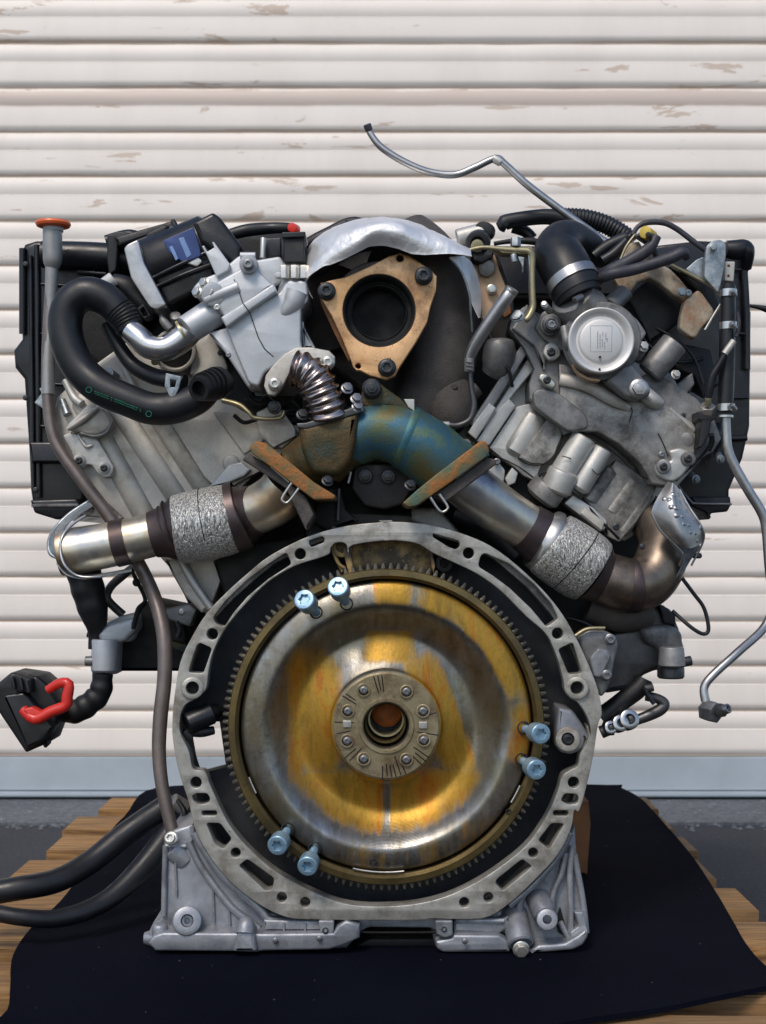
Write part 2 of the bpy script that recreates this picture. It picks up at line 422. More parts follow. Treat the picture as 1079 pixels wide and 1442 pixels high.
def mk_patina():
    t = NT('heat_blued_patina_casting'); a = t.noise(12, 6, .65, dist=.6); b = t.noise(24, 7, .7); c = t.noise(60, 6, .7)
    base = t.ramp(a, [(.30,(.03,.075,.16)),(.42,(.04,.15,.17)),(.50,(.09,.15,.09)),(.57,(.035,.12,.18)),(.68,(.09,.12,.06)),(.78,(.14,.09,.04))])
    base = t.mix(t.ramp(b, [(.58,0),(.74,.8)]), base, (.12,.08,.025)); base = t.mix(t.ramp(c, [(.62,0),(.72,.6)]), base, (.02,.02,.02))
    t.set(base=base, rough=.46, metal=.45); t.bump(t.math('ADD', t.noise(600, 5, .7), t.math('MULTIPLY', t.noise(110, 3), .5)), .6, .0008); return t.m
M['patina'] = mk_patina()
def mk_olive():
    t = NT('brown_olive_rust_casting'); a = t.noise(14, 6, .65); b = t.noise(34, 7, .7)
    base = t.ramp(a, [(.32,(.028,.022,.012)),(.46,(.095,.06,.02)),(.56,(.045,.045,.022)),(.64,(.025,.06,.06)),(.75,(.08,.045,.016))])
    base = t.mix(t.ramp(b, [(.55,0),(.75,.7)]), base, (.12,.05,.015))
    t.set(base=base, rough=.55, metal=.4); t.bump(t.math('ADD', t.noise(380, 4), t.noise(70, 3)), .7, .001); return t.m
M['olive'] = mk_olive()
def mk_flange():
    t = NT('rust_and_green_flange_edge'); a = t.noise(20, 6, .65, co=t.co((1,1,1))); b = t.noise(60, 7, .7)
    base = t.ramp(a, [(.30,(.05,.13,.12)),(.42,(.13,.13,.06)),(.50,(.34,.13,.03)),(.58,(.16,.12,.05)),(.70,(.05,.13,.12))])
    base = t.mix(t.ramp(b, [(.6,0),(.75,.7)]), base, (.05,.03,.02))
    t.set(base=base, rough=.6, metal=.3); t.bump(t.noise(300, 4), .7, .001); return t.m
M['flangerust'] = mk_flange()
def mk_heat(name, axis_rot=(0,0,0)):
    t = NT(name); a = t.noise(10, 5, .6); b = t.noise(40, 6, .7)
    base = t.ramp(a, [(.30,(.22,.21,.27)),(.40,(.46,.46,.46)),(.50,(.66,.61,.50)),(.60,(.52,.37,.22)),(.72,(.18,.14,.14))])
    base = t.mix(t.ramp(b, [(.62,0),(.8,.6)]), base, (.09,.06,.045))
    t.set(base=base, metal=.95, rough=t.ramp(b, [(.3,.30),(.7,.46)])); t.bump(t.noise(500, 3), .12, .0005); return t.m
M['heat'] = mk_heat('heat_tinted_stainless')
M['heatbrown'] = metal('browned_stainless', (.30,.24,.18), (.12,.10,.09), (.30,.46), .95, 16, (.07,.045,.035), .6, 12, .15, 700)
M['stain'] = metal('tan_stained_casting', (.42,.33,.22), (.34,.27,.19), (.45,.6), .4, 26, (.15,.10,.06), .4, 14, .4, 800)
M['heatdark'] = metal('burnt_weld_steel', (.11,.085,.085), (.065,.05,.05), (.35,.5), .8, 30, (.10,.05,.03), .4, 20, .3, 600)
def mk_mesh():
    t = NT('knitted_wire_mesh')
    sa = t.noise(640, 3, .6, t.co((1,1,.22), rot=(0, radians(38), 0)), .8); sb = t.noise(640, 3, .6, t.co((1,1,.22), rot=(0, radians(-38), 0)), .8)
    m = t.math('SUBTRACT', 1.0, t.math('MAXIMUM', sa, sb)); m = t.math('ADD', t.math('MULTIPLY', t.math('SUBTRACT', m, .44), 2.6), .36)
    base = t.ramp(m, [(.10,(.90,.89,.86)),(.34,(.68,.67,.63)),(.62,(.20,.195,.185))])
    base = t.mix(t.ramp(t.noise(16, 5), [(.5,0),(.8,.5)]), base, (.25,.20,.14))
    t.set(base=base, metal=.75, rough=.42); t.bump(m, 1.0, -.0009); return t.m
M['mesh'] = mk_mesh()
def mk_foil():
    t = NT('crinkled_aluminium_heat_shield'); a = t.noise(30, 6, .6); b = t.noise(9, 3)
    base = t.mix(t.ramp(b, [(.4,0),(.7,1)]), (.92,.91,.90), (.80,.79,.78))
    base = t.mix(t.ramp(t.noise(26, 8, .75), [(.6,0),(.75,.6)]), base, (.35,.33,.30))
    t.set(base=base, metal=.6, rough=t.ramp(a, [(.3,.34),(.7,.52)])); t.bump(t.math('ADD', a, t.noise(14, 3, dist=1.2)), .7, .004); return t.m
M['foil'] = mk_foil()
def mk_fly():
    """object origin sits on the crank axis: rings and brushed rust"""
    t = NT('flywheel_steel_with_golden_rust')
    sp = t.n('ShaderNodeSeparateXYZ'); t.l(t.tc.outputs['Object'], sp.inputs[0]); X, Y_, Z = sp.outputs
    r = t.math('SQRT', t.math('ADD', t.math('MULTIPLY', X, X), t.math('MULTIPLY', Z, Z)))
    cs = t.co((1, 0.2, 1), rnd=False)
    n1 = t.noise(11, 3, .5, cs, .4); n2 = t.noise(46, 6, .65, t.co((1.5,.2,.45), rnd=False), .5); n3 = t.noise(260, 4, .7, cs)
    n4 = t.noise(15, 4, .6, t.co((1.3,.2,.5), rnd=False))
    # a thin film of rust: gold swaths down both sides and along the bottom of the dish, and on the upper right of the rim
    ang = t.math('ARCTAN2', Z, X)
    n5 = t.noise(30, 7, .7, t.co((2.6,.2,.32), rnd=False), .6)      # long vertical wipes
    n6 = t.noise(120, 5, .75, t.co((1.8,.2,.35), rnd=False))
    def blob(dist, w_): return t.ramp(t.math('DIVIDE', dist, w_), [(.55,1),(1.15,0)])
    def mul(*a):
        o_ = a[0]
        for q in a[1:]: o_ = t.math('MULTIPLY', o_, q)
        return o_
    def near(v, c, w_): return blob(t.math('ABSOLUTE', t.math('SUBTRACT', v, c)), w_)
    wipe = t.math('ADD', t.math('MULTIPLY', n5, .5), t.math('MULTIPLY', n4, .5))
    indish = t.ramp(r, [(.126,1),(.134,0)]); inrim = t.ramp(r, [(.126,0),(.134,1)])
    left = mul(near(X, -.077, .036), near(Z, .010, .088))
    right = mul(near(t.math('ADD', X, t.math('MULTIPLY', Z, .36)), .062, .026), near(Z, .012, .082))
    top = mul(near(X, .002, .034), near(Z, .084, .022))
    bot = mul(t.ramp(Z, [(0,0),(1,0)]) if False else t.ramp(t.math('MULTIPLY', Z, -1.0), [(.040,0),(.058,1)]), t.ramp(r, [(.108,1),(.122,0)]), t.math('SUBTRACT', 1.0, t.math('MULTIPLY', near(X, 0.0, .006), .8)))
    pd = mul(indish, t.math('MAXIMUM', t.math('MAXIMUM', left, right), t.math('MAXIMUM', top, bot)))
    ca = lambda c, lo, hi: t.ramp(t.math('COSINE', t.math('SUBTRACT', ang, c)), [(lo,0),(hi,1)])
    pr_ = mul(inrim, t.math('MAXIMUM', t.math('MAXIMUM', ca(.76,.80,.90), ca(1.52,.986,.996)), t.math('MAXIMUM', t.math('MULTIPLY', ca(-.05,.96,.99), .9), t.math('MULTIPLY', ca(-1.4,.5,.95), .42))))
    patch = t.math('MAXIMUM', pd, pr_)
    mask = t.math('ADD', patch, t.math('ADD', t.math('MULTIPLY', t.math('SUBTRACT', wipe, .5), 2.3), t.math('ADD', t.math('MULTIPLY', t.math('SUBTRACT', n6, .5), .75), t.math('MULTIPLY', t.math('SUBTRACT', n3, .5), .12))))
    mk = t.ramp(mask, [(.30,0),(.50,.42),(.62,.72),(.95,.95)])
    steel = t.mix(t.ramp(n2, [(.3,0),(.7,1)]), (.38,.38,.375), (.17,.16,.145))
    steel = t.mix(t.ramp(t.noise(60, 7, .75, cs), [(.5,0),(.72,.75)]), steel, (.085,.065,.04))
    rust = t.ramp(t.noise(24, 7, .7, t.co((1.6,.2,.5), rnd=False), .5), [(.28,(.16,.095,.02)),(.42,(.35,.20,.02)),(.54,(.48,.27,.03)),(.64,(.48,.17,.012)),(.8,(.28,.115,.015))])
    rust = t.mix(t.ramp(n3, [(.35,.3),(.5,0)]), rust, (.16,.08,.02))
    steel = t.mix(t.ramp(t.noise(17, 6, .6, cs, .6), [(.38,0),(.62,.55)]), steel, (.23,.18,.07))
    base = t.mix(mk, steel, rust)
    scf = t.ramp(t.noise(70, 6, .7, t.co((1,.2,.5), rnd=False)), [(.66,0),(.72,.8)]); base = t.mix(scf, base, (.42,.43,.43))
    t.set(base=base, metal=t.ramp(mk, [(0,.88),(1,.7)]), rough=t.ramp(t.math('ADD', mk, n2), [(.3,.28),(1.4,.42)]))
    w_ = t.math('SINE', t.math('MULTIPLY', r, 5200)); t.bump(t.math('ADD', t.math('MULTIPLY', w_, .15), t.math('ADD', t.math('ADD', n2, n3), t.math('MULTIPLY', mk, .6))), .3, .0007)
    return t.m
M['fly'] = mk_fly()
M['gear'] = metal('ring_gear_oily_brass_brown', (.20,.145,.055), (.085,.065,.03), (.34,.5), .7, 20, (.03,.022,.012), .6, 22, .35, 700)
M['hub'] = metal('hub_pale_worn_steel', (.38,.33,.21), (.22,.175,.09), (.35,.5), .6, 24, (.07,.035,.015), 1.0, 30, .3, 700)
M['orust'] = plain('bright_orange_rust', (.30,.08,.012), .6, .2, .4, 60, .6, 300)
M['goldcast'] = metal('golden_stained_casting_pitted', (.62,.42,.17), (.34,.22,.09), (.4,.6), .4, 40, (.015,.012,.010), 1.35, 30, .9, 300, spots=0)
def mk_shutter(name, th, band=0):
    t = NT(name); base = t.mix(t.ramp(t.noise(3, 4), [(.35,0),(.65,1)]), (.86,.80,.735), (.83,.765,.70))
    # the paint wears off in flat streaks
    c = t.co((1.5, 1, 8), rnd=True); a = t.noise(3.4, 9, .66, c, .5); b = t.noise(1.3, 2, .5, t.co((.9,1,2)))
    sm = t.ramp(t.math('ADD', a, t.math('MULTIPLY', b, .35)), [(th,0),(th+.012,1)])
    base = t.mix(sm, base, (.60,.49,.40))
    sz = t.n('ShaderNodeSeparateXYZ'); t.l(t.tc.outputs['Object'], sz.inputs[0])
    dirt_ = t.ramp(t.noise(5, 8, .7, t.co((1, 1, .25))), [(.45,0),(.8,.35)]); base = t.mix(dirt_, base, (.60,.53,.46))
    if band:      # one slat whose flat band has lost its top coat
        bz = t.math('ADD', sz.outputs[2], t.math('MULTIPLY', t.math('SUBTRACT', t.noise(7, 6, .65, t.co((1,1,.3))), .5), .014))
        base = t.mix(t.math('MULTIPLY', t.ramp(bz, [(.061,0),(.064,1)]), t.ramp(bz, [(.0955,1),(.098,0)])), base, (.62,.52,.455))
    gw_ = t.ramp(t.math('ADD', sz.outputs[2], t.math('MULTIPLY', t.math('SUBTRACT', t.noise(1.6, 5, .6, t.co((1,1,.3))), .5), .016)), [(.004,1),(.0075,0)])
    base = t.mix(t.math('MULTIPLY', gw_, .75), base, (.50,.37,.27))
    base = t.mix(t.ramp(t.noise(30, 5, .7, t.co((1,1,2))), [(.70,0),(.78,.5)]), base, (.42,.34,.29))
    t.set(base=base, rough=.5); t.bump(t.math('SUBTRACT', t.noise(60, 4), t.math('MULTIPLY', sm, .6)), .25, .0006); return t.m
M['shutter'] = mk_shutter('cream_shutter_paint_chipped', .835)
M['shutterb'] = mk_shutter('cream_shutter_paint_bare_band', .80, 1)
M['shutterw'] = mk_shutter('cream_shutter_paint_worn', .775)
M['bar'] = plain('grey_blue_bar_paint', (.43,.49,.54), .5, .1, .08, 9, .2, 120, dust=.12, dustc=(.3,.3,.3))
def mk_wood():
    t = NT('weathered_pallet_wood'); c = t.co((1.2, 16, 16)); g = t.noise(9, 7, .6, c, .8); f = t.noise(3, 4, .5, t.co((1,3,3)))
    base = t.ramp(g, [(.3,(.10,.05,.017)),(.5,(.30,.16,.055)),(.7,(.48,.28,.10))])
    base = t.mix(t.ramp(f, [(.42,0),(.72,.6)]), base, (.13,.085,.05)); t.set(base=base, rough=.75)
    t.bump(g, .5, .0015); return t.m
M['wood'] = mk_wood()
M['block'] = plain('brown_stained_wood', (.30,.115,.035), .7, 0, .4, 14, .5, 160)
def mk_mat():
    t = NT('black_navy_carpet'); a = t.noise(5, 4); b = t.noise(900, 3, .8); 
    base = t.mix(t.ramp(a, [(.35,0),(.65,1)]), (.0028,.0035,.0085), (.0048,.0058,.0125))
    base = t.mix(t.ramp(b, [(.5,0),(.85,.5)]), base, (.018,.022,.042)); base = t.mix(t.ramp(t.noise(300, 5, .8), [(.77,0),(.83,.4)]), base, (.05,.05,.07))
    t.set(base=base, rough=.95, spec=.04); t.bump(b, .9, .002); return t.m
M['mat'] = mk_mat()
def mk_ground(name, c1, c2, bsc):
    t = NT(name); a = t.noise(2.5, 6, .6, t.co(rnd=False)); b = t.noise(bsc, 4, .8, t.co(rnd=False))
    base = t.mix(t.ramp(a, [(.35,0),(.65,1)]), c1, c2); base = t.mix(t.ramp(b, [(.35,.8),(.6,0)]), base, tuple(x*.4 for x in c1))
    base = t.mix(t.ramp(t.noise(bsc*.6, 3, .8, t.co(rnd=False)), [(.62,0),(.70,.8)]), base, tuple(min(1, x*2.6) for x in c2))
    t.set(base=base, rough=.88); t.bump(b, .8, .004); return t.m
M['asphalt'] = mk_ground('asphalt', (.034,.038,.048), (.050,.055,.066), 140)
M['concrete'] = mk_ground('concrete_apron', (.115,.13,.15), (.16,.175,.195), 90)
# ================================================================ the setting
def struct(name, me, mat):
    o = link(name, me, mat); o['kind'] = 'structure'; return o
def sheet(x0, x1, y0, y1, z):
    return frompy([(x0,y0,z),(x1,y0,z),(x1,y1,z),(x0,y1,z)], [(0,1,2,3)])
struct('ground', sheet(-150, 150, -150, 150, 0), M['asphalt'])
YW = 1.58                               # face of the roller shutter
struct('concrete_apron', box_me(-4, 4, 1.315, 2.2, -.05, .006, .002), M['concrete'])
# broken edge of the apron: small crumbs of concrete
def crumbs(name, n, fx, mat, smin, smax):
    V = []; F = []
    for i in range(n):
        x, y, z = fx(); s = random.uniform(smin, smax); i0 = len(V)
        a = random.uniform(0, 6.28)
        for k in range(5):
            q = a+k*2*pi/5+random.uniform(-.3,.3); V.append((x+cos(q)*s*random.uniform(.7,1.2), y+sin(q)*s, z))
        V.append((x, y, z+s*.6))
        F += [(i0+k, i0+(k+1) % 5, i0+5) for k in range(5)]
    o = link(name, frompy(V, F, 10), mat); o['kind'] = 'stuff'; return o
o = crumbs('gravel', 420, lambda: (random.uniform(-1.3,1.3), 1.30+random.gauss(0,.022), .001), M['concrete'], .003, .010)
o['label'] = 'crumbs of pale concrete along the broken edge of the apron'

# roller shutter ------------------------------------------------
sh = thing('roller_shutter', 'cream ribbed roller shutter door with worn paint behind the engine', 'shutter', (0, YW, 0))
PITCH = 62.6*S*(D0+YW)/D0
ZB = W(0, 1064, YW).z
# from the top down: flat band, fine step, then a shallow roll that tucks back into a groove
pt = [(.0,.0),(.0020,.02),(.0024,.37),(.0017,.382),(.0018,.395),(.0040,.41)]
for k in range(20):
    t_ = k/19; pt.append((.0036+.0034*sin(pi/2*min(1,t_*1.25))-(.0066*max(0,t_-.76)**1.5/.1176), .412+.56*t_))
pt += [(-.0002,.988),(.0,.9995)]
p2 = [(f, PITCH*(1-u)) for f, u in pt]
V = []; F = []; nx = 80; xw = 2.2
for i in range(nx+1):
    x = -xw+2*xw*i/nx; wv = .0006*sin(i*1.7)+.0012*noise.noise(Vector((x*3.1, 4, 0)))
    for f, u in p2: V.append((x, -f+wv, u))
m_ = len(p2)
for i in range(nx):
    for j in range(m_-1): F.append((i*m_+j, (i+1)*m_+j, (i+1)*m_+j+1, i*m_+j+1))
sme = frompy(V, F, 50)
bm = bmesh.new(); bm.from_mesh(sme); bmesh.ops.solidify(bm, geom=bm.faces[:], thickness=.0012); bm.to_mesh(sme); bm.free(); finish(sme, 50)
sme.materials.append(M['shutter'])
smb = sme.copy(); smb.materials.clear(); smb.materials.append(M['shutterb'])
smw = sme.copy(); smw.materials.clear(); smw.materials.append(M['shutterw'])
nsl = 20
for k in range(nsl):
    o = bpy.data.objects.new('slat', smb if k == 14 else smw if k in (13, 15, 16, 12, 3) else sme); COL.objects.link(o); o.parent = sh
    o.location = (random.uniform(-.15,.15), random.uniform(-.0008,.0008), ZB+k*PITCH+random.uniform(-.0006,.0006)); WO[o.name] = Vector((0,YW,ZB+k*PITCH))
zt, zl, zd = W(0,1064,YW).z, W(0,1112,YW).z, W(0,1120,YW).z
part('bottom_bar', box_me(-2.2, 2.2, YW-.012, YW+.012, zl, zt-.002, .002), M['bar'], sh)
part('bar_lip', box_me(-2.2, 2.2, YW-.024, YW+.014, zd, zl-.0015, .003), M['bar'], sh)
part('rubber_seal', box_me(-2.2, 2.2, YW-.016, YW+.01, .007, zd-.001, .003), M['rubber'], sh)
part('backing', box_me(-2.2, 2.2, YW+.03, YW+.05, .0, ZB+nsl*PITCH, .0), M['plasticm'], sh)

# pallet ---------------------------------------------------------
ZP = .134
pal = thing('pallet', 'worn wooden pallet of rough planks under the black mat', 'pallet', (-.02, .4, 0))
y = -.265; k = 0
lefts = [-.50,-.49,-.487,-.47,-.495,-.483,-.50,-.475,-.49]; rights = [.462,.455,.448,.455,.442,.46,.449,.465,.45]
while y < .93:
    wd = random.uniform(.098,.110)
    x0, x1 = lefts[k % 9]+random.uniform(-.006,.006), rights[k % 9]+random.uniform(-.006,.006)
    bm = bmesh.new(); bmesh.ops.create_grid(bm, x_segments=14, y_segments=3, size=.5)
    for v in bm.verts:
        v.co.x = (x0+x1)/2+v.co.x*(x1-x0); v.co.y = y+wd/2+v.co.y*wd; v.co.z = ZP+noise.noise(Vector((v.co.x*5, v.co.y*9, k*3)))*.0012
    g = bmesh.ops.extrude_face_region(bm, geom=bm.faces[:])
    for v in g['geom']:
        if isinstance(v, bmesh.types.BMVert): v.co.z = ZP-.023
    bmesh.ops.recalc_face_normals(bm, faces=bm.faces)
    bmesh.ops.bevel(bm, geom=[e for e in bm.edges if len(e.link_faces) == 2 and e.calc_face_angle() > .8], offset=.0018, segments=2, affect='EDGES')
    me = bpy.data.meshes.new('mesh'); bm.to_mesh(me); bm.free(); finish(me, 45)
    me.transform(Matrix.Translation((-(x0+x1)/2, -(y+wd/2), -ZP)))
    o = link('plank', me, M['wood'], pal, Vector(((x0+x1)/2, y+wd/2, ZP)))
    o.rotation_euler.z = random.uniform(-.006,.006)
    y += wd+random.uniform(.042,.054); k += 1
for x in (-.44, -.02, .41):
    part('stringer', box_me(x-.02, x+.02, -.26, .92, .022, ZP-.022, .002), M['wood'], pal)
for yy in (-.25, .05, .35, .65, .84):
    part('bottom_plank', box_me(-.48, .45, yy, yy+.09, .002, .021, .002), M['wood'], pal)

# mat --------------------------------------------------------------
mp = [(-.345,-.25),(-.2,-.252),(-.02,-.25),(.10,-.235),(.18,-.200),(.257,-.171),(.36,-.118),(.398,-.088),(.392,-.05),(.393,.037),(.412,.22),(.428,.45),(.436,.70),(.440,.86),(.424,.985),(.405,1.0),(.1,.99),(-.2,.985),(-.40,.96),(-.41,.7),(-.405,.45),(-.392,.24),(-.397,.10),(-.388,-.01),(-.368,-.09),(-.346,-.18)]
mp = [(x, y) for x, y in mp if True]
lp = [tuple(v) for v in crom(mp, 5)]
def mat_mesh():
    bm = bmesh.new(); vs = [bm.verts.new((x, y, 0)) for x, y in lp]; f = bm.faces.new(vs)
    if f.normal.z < 0: f.normal_flip()
    bmesh.ops.triangulate(bm, faces=[f]); 
    bmesh.ops.subdivide_edges(bm, edges=bm.edges[:], cuts=1)
    me = bpy.data.meshes.new('mesh'); bm.to_mesh(me); bm.free(); return me
# a grid clipped to the outline gives an even sheet that can ripple
def inside(x, y):
    c = False; n = len(lp)
    for i in range(n):
        x1, y1 = lp[i]; x2, y2 = lp[i-1]
        if (y1 > y) != (y2 > y) and x < (x2-x1)*(y-y1)/(y2-y1)+x1: c = not c
    return c
from mathutils.geometry import delaunay_2d_cdt
pts = [Vector(p) for p in lp]; nb = len(pts)
gx = -.43
while gx < .46:
    gy = -.25
    while gy < 1.0:
        if inside(gx, gy) and min((Vector((gx, gy))-q).length for q in pts[:nb]) > .012: pts.append(Vector((gx+random.uniform(-.004,.004), gy+random.uniform(-.004,.004))))
        gy += .022
    gx += .022
vo, eo, fo, *_ = delaunay_2d_cdt(pts, [(i, (i+1) % nb) for i in range(nb)], [], 1, 1e-6)
def mz(x, y):
    z = .141+noise.noise(Vector((x*6, y*6, 3)))*.0022+noise.noise(Vector((x*16, y*16, 8)))*.0009
    e = min((Vector((x, y))-q).length for q in pts[:nb]); z += .0035*max(0, 1-e/.05)**2*(.5+.5*sin(x*9+y*7))
    if abs(x) < .25 and -.02 < y < .5: z = min(z, .1405)
    return max(z, .1395)
mm = frompy([(v.x, v.y, mz(v.x, v.y)) for v in vo], [tuple(f) for f in fo], 80)
bm = bmesh.new(); bm.from_mesh(mm)
if sum(f.normal.z for f in bm.faces) < 0: bmesh.ops.reverse_faces(bm, faces=bm.faces)
bmesh.ops.solidify(bm, geom=bm.faces[:], thickness=.005); bmesh.ops.recalc_face_normals(bm, faces=bm.faces); bm.to_mesh(mm); bm.free(); finish(mm, 60)
o = link('floor_mat', mm, M['mat']); tag(o, 'black carpet mat lying on the pallet under the engine', 'mat')
def deb():
    while True:
        x, y = random.uniform(-.38,.42), random.uniform(-.22,.7)
        if inside(x, y) and not (abs(x) < .24 and y > -.01): return (x, y, mz(x, y)+.0006)
o = crumbs('debris', 46, deb, M['concrete'], .0005, .0012); o['label'] = 'tiny chips and dust scattered over the black mat'
# wood block behind the engine
wb = prism_me([(804,1136),(829,1128),(832,1160),(827,1232),(806,1226)], .335, .09, 1.5, fr=1)
o = part('wood_block', wb, M['block'], None); tag(o, 'brown wooden block standing on the mat behind the right of the engine', 'wood block')
# ================================================================ the engine
E = thing('engine', 'dirty aluminium car engine seen from its flywheel end, standing on the black mat', 'engine', W(544, 1345, .12))

# dark core so that the room between the parts is a solid engine
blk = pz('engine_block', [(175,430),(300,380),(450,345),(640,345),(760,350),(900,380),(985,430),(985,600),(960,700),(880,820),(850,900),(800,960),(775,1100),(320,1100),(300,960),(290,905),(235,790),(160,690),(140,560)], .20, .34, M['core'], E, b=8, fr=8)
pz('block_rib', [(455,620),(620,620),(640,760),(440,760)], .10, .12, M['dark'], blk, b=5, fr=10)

# ---- bell housing ------------------------------------------------
outer = K('A1',(1079,48),(900,65),(760,95),(640,140),(500,215),(400,295),(300,385),(210,480),(140,590),(80,720),(50,900),(43,1000),(45,1079)) \
 + K('A3',(165,200),(215,360),(240,470),(300,590),(400,720),(540,830),(670,890),(800,900)) + [(500,1296),(590,1296)] \
 + K('A4',(290,895),(520,895),(640,830),(760,720),(870,600),(930,480),(945,398),(970,395),(1010,250),(1035,130),(1055,0)) \
 + K('A2',(1038,960),(1020,850),(975,730),(910,590),(830,460),(715,330),(550,190),(400,115),(200,60),(0,48))
inner = K('A1',(1079,135),(900,160),(880,200),(870,160),(845,148),(815,152),(795,175),(790,200),(760,215),(740,222),(620,262),(500,335),(400,430),(300,550),(240,660),(215,760),(207,830),(190,862),(160,888),(110,915),(90,945),(80,980),(78,1040)) \
 + K('A3',(192,75),(218,130),(235,205),(285,215),(305,250),(310,270),(350,360),(400,460),(480,560),(590,660),(720,740),(850,800),(950,830),(1079,840)) \
 + K('A4',(200,830),(350,795),(500,725),(640,630),(740,540),(820,420),(868,310),(888,240),(925,212),(962,190),(972,140),(1000,90),(1010,50),(1003,0)) \
 + K('A2',(985,1060),(975,990),(930,915),(885,885),(862,850),(855,800),(820,680),(770,580),(680,500),(560,380),(450,300),(350,250),(240,200),(150,150),(0,135))
def slot(c, *p): return [tuple(v) for v in fillet([q[:2] for q in K(c, *p)], 4.5, 4)]
holes = [inner,
 slot('A1',(690,140),(755,118),(768,130),(760,150),(738,156),(705,170),(695,160)), circ(423,780,7.8), slot('A1',(235,505),(300,420),(400,325),(500,250),(585,195),(610,250),(500,320),(400,405),(335,480),(290,548),(250,535)),
 circ(299,893,8), slot('A1',(160,635),(175,625),(232,650),(190,770),(118,765),(140,690)), circ(271,969,9),
 circ(276,1102,8), slot('A3',(230,330),(250,318),(300,318),(314,340),(308,362),(265,372),(235,352)), slot('A3',(275,398),(345,398),(345,421),(275,421)),
 slot('A3',(295,455),(360,455),(415,530),(375,577),(335,550)), circ(332,1201,7), slot('A3',(485,620),(610,710),(600,762),(570,768),(445,652)), circ(397,1264,7.2), circ(430,1271,7.2),
 circ(808,1102,8), slot('A4',(900,318),(960,322),(967,345),(960,366),(920,372),(882,352)), slot('A4',(848,397),(918,397),(918,422),(848,422)),
 slot('A4',(840,455),(900,458),(830,577),(778,535)), circ(751,1201,7), slot('A4',(705,620),(752,655),(615,770),(580,730),(590,712)), circ(688,1264,7.2), circ(654,1271,7.2),
 slot('A2',(235,105),(360,140),(365,165),(345,182),(310,170),(235,122)), circ(660,779,7.8),
 slot('A2',(480,198),(600,250),(720,350),(800,440),(832,510),(775,550),(700,460),(600,365),(520,305),(450,262),(460,215)),
 circ(785.5,892,8), slot('A2',(830,655),(900,622),(945,770),(880,775)), circ(813,969,9)]
def dedupe(p, e=2.5):
    o_ = []
    for q in p:
        if not o_ or math.hypot(q[0]-o_[-1][0], q[1]-o_[-1][1]) > e: o_.append(q[:2])
    return o_
outer = dedupe(outer); outer_s = [tuple(v) for v in crom(outer, 4)]
holes[0] = [tuple(v) for v in crom(dedupe(inner), 4)]
bell = pz('bell_housing', outer_s, 0, .020, M['machined'], E, b=.9, holes=holes, fr=0)
# housing wall behind the face
mid = [(544+(x-544)*.985, 1020+(y-1020)*.985) for x, y in outer]
inn2 = [(544+(x-544)*.90, 1020+(y-1020)*.90) for x, y in outer]
left_gap = [i for i, (x, y) in enumerate(outer) if 1 < 2]
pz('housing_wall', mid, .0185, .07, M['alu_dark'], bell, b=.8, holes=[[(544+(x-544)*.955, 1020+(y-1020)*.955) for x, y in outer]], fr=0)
# floor of the bell: the block's rear wall, with an opening at the lower left where daylight shows
back = []
for k in range(72):
    a = 2*pi*k/72; x, y = 544+284*cos(a), 1020+284*sin(a)
    if 1022 < y < 1075 and x < 400: continue
    back.append((x, y))
i0 = min(range(len(back)), key=lambda i: (back[i][0]-262)**2+(back[i][1]-1022)**2)
fl = []
ins = [(318,1018),(322,1078)]
done = False
for i, p in enumerate(back):
    fl.append(p)
    q = back[(i+1) % len(back)]
    if not done and p[0] < 400 and q[0] < 400 and p[1] > 1070 and q[1] < 1025:
        fl += [(322,1080),(316,1016)]; done = True
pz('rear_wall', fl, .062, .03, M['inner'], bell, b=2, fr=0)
for x, y, r in ((271,969,16),(813,969,16.5)):
    cy('boss', (x,y,-.003), (x,y,.018), r, M['machined'], bell, hole=.58, hdep=.03, c=.16)
cy('boss', (482,770,.012), (482,770,.06), 15, M['goldcast'], bell, hole=.55, hdep=.012)
for x, y in ((276,1102),(808,1102),(423,780),(660,779)):
    cy('hole_sleeve', (x,y,.004), (x,y,.03), 8.6, M['dark'], bell, hole=.86, hdep=.018)
# golden pitted recess at the top, with its posts
rc = pz('top_recess', K('A1',(900,150),(1079,118))+K('A2',(0,118),(160,140),(225,190),(240,300),(100,320),(0,310))+K('A1',(1000,318),(900,300),(880,250)), .030, .03, M['goldcast'], bell, b=1.5, fr=3)
pz('post', K('A1',(850,175),(890,165),(905,300),(880,300)), .012, .03, M['goldcast'], bell, b=1, fr=2)
pz('post', K('A1',(800,200),(815,195),(860,280),(845,295)), .014, .03, M['goldcast'], bell, b=1, fr=2)
pz('post', K('A2',(218,188),(235,192),(246,260),(240,300),(228,260)), .012, .03, M['goldcast'], bell, b=.6, fr=1)
cy('boss', (626,793,.016), (626,793,.05), 13, M['dark'], bell, hole=.5, hdep=.01)
tb('rib', K('A1',(800,180,.012,2.4),(830,245,.012,2.4),(862,270,.014,2.4)), M['goldcast'], bell)
# black discs paint the shade at the bottom of the boss holes
for x, y in ((271,969),(813,969)): cy('hole_shade', (x,y,.009), (x,y,.012), 9.0, M['void'], bell)

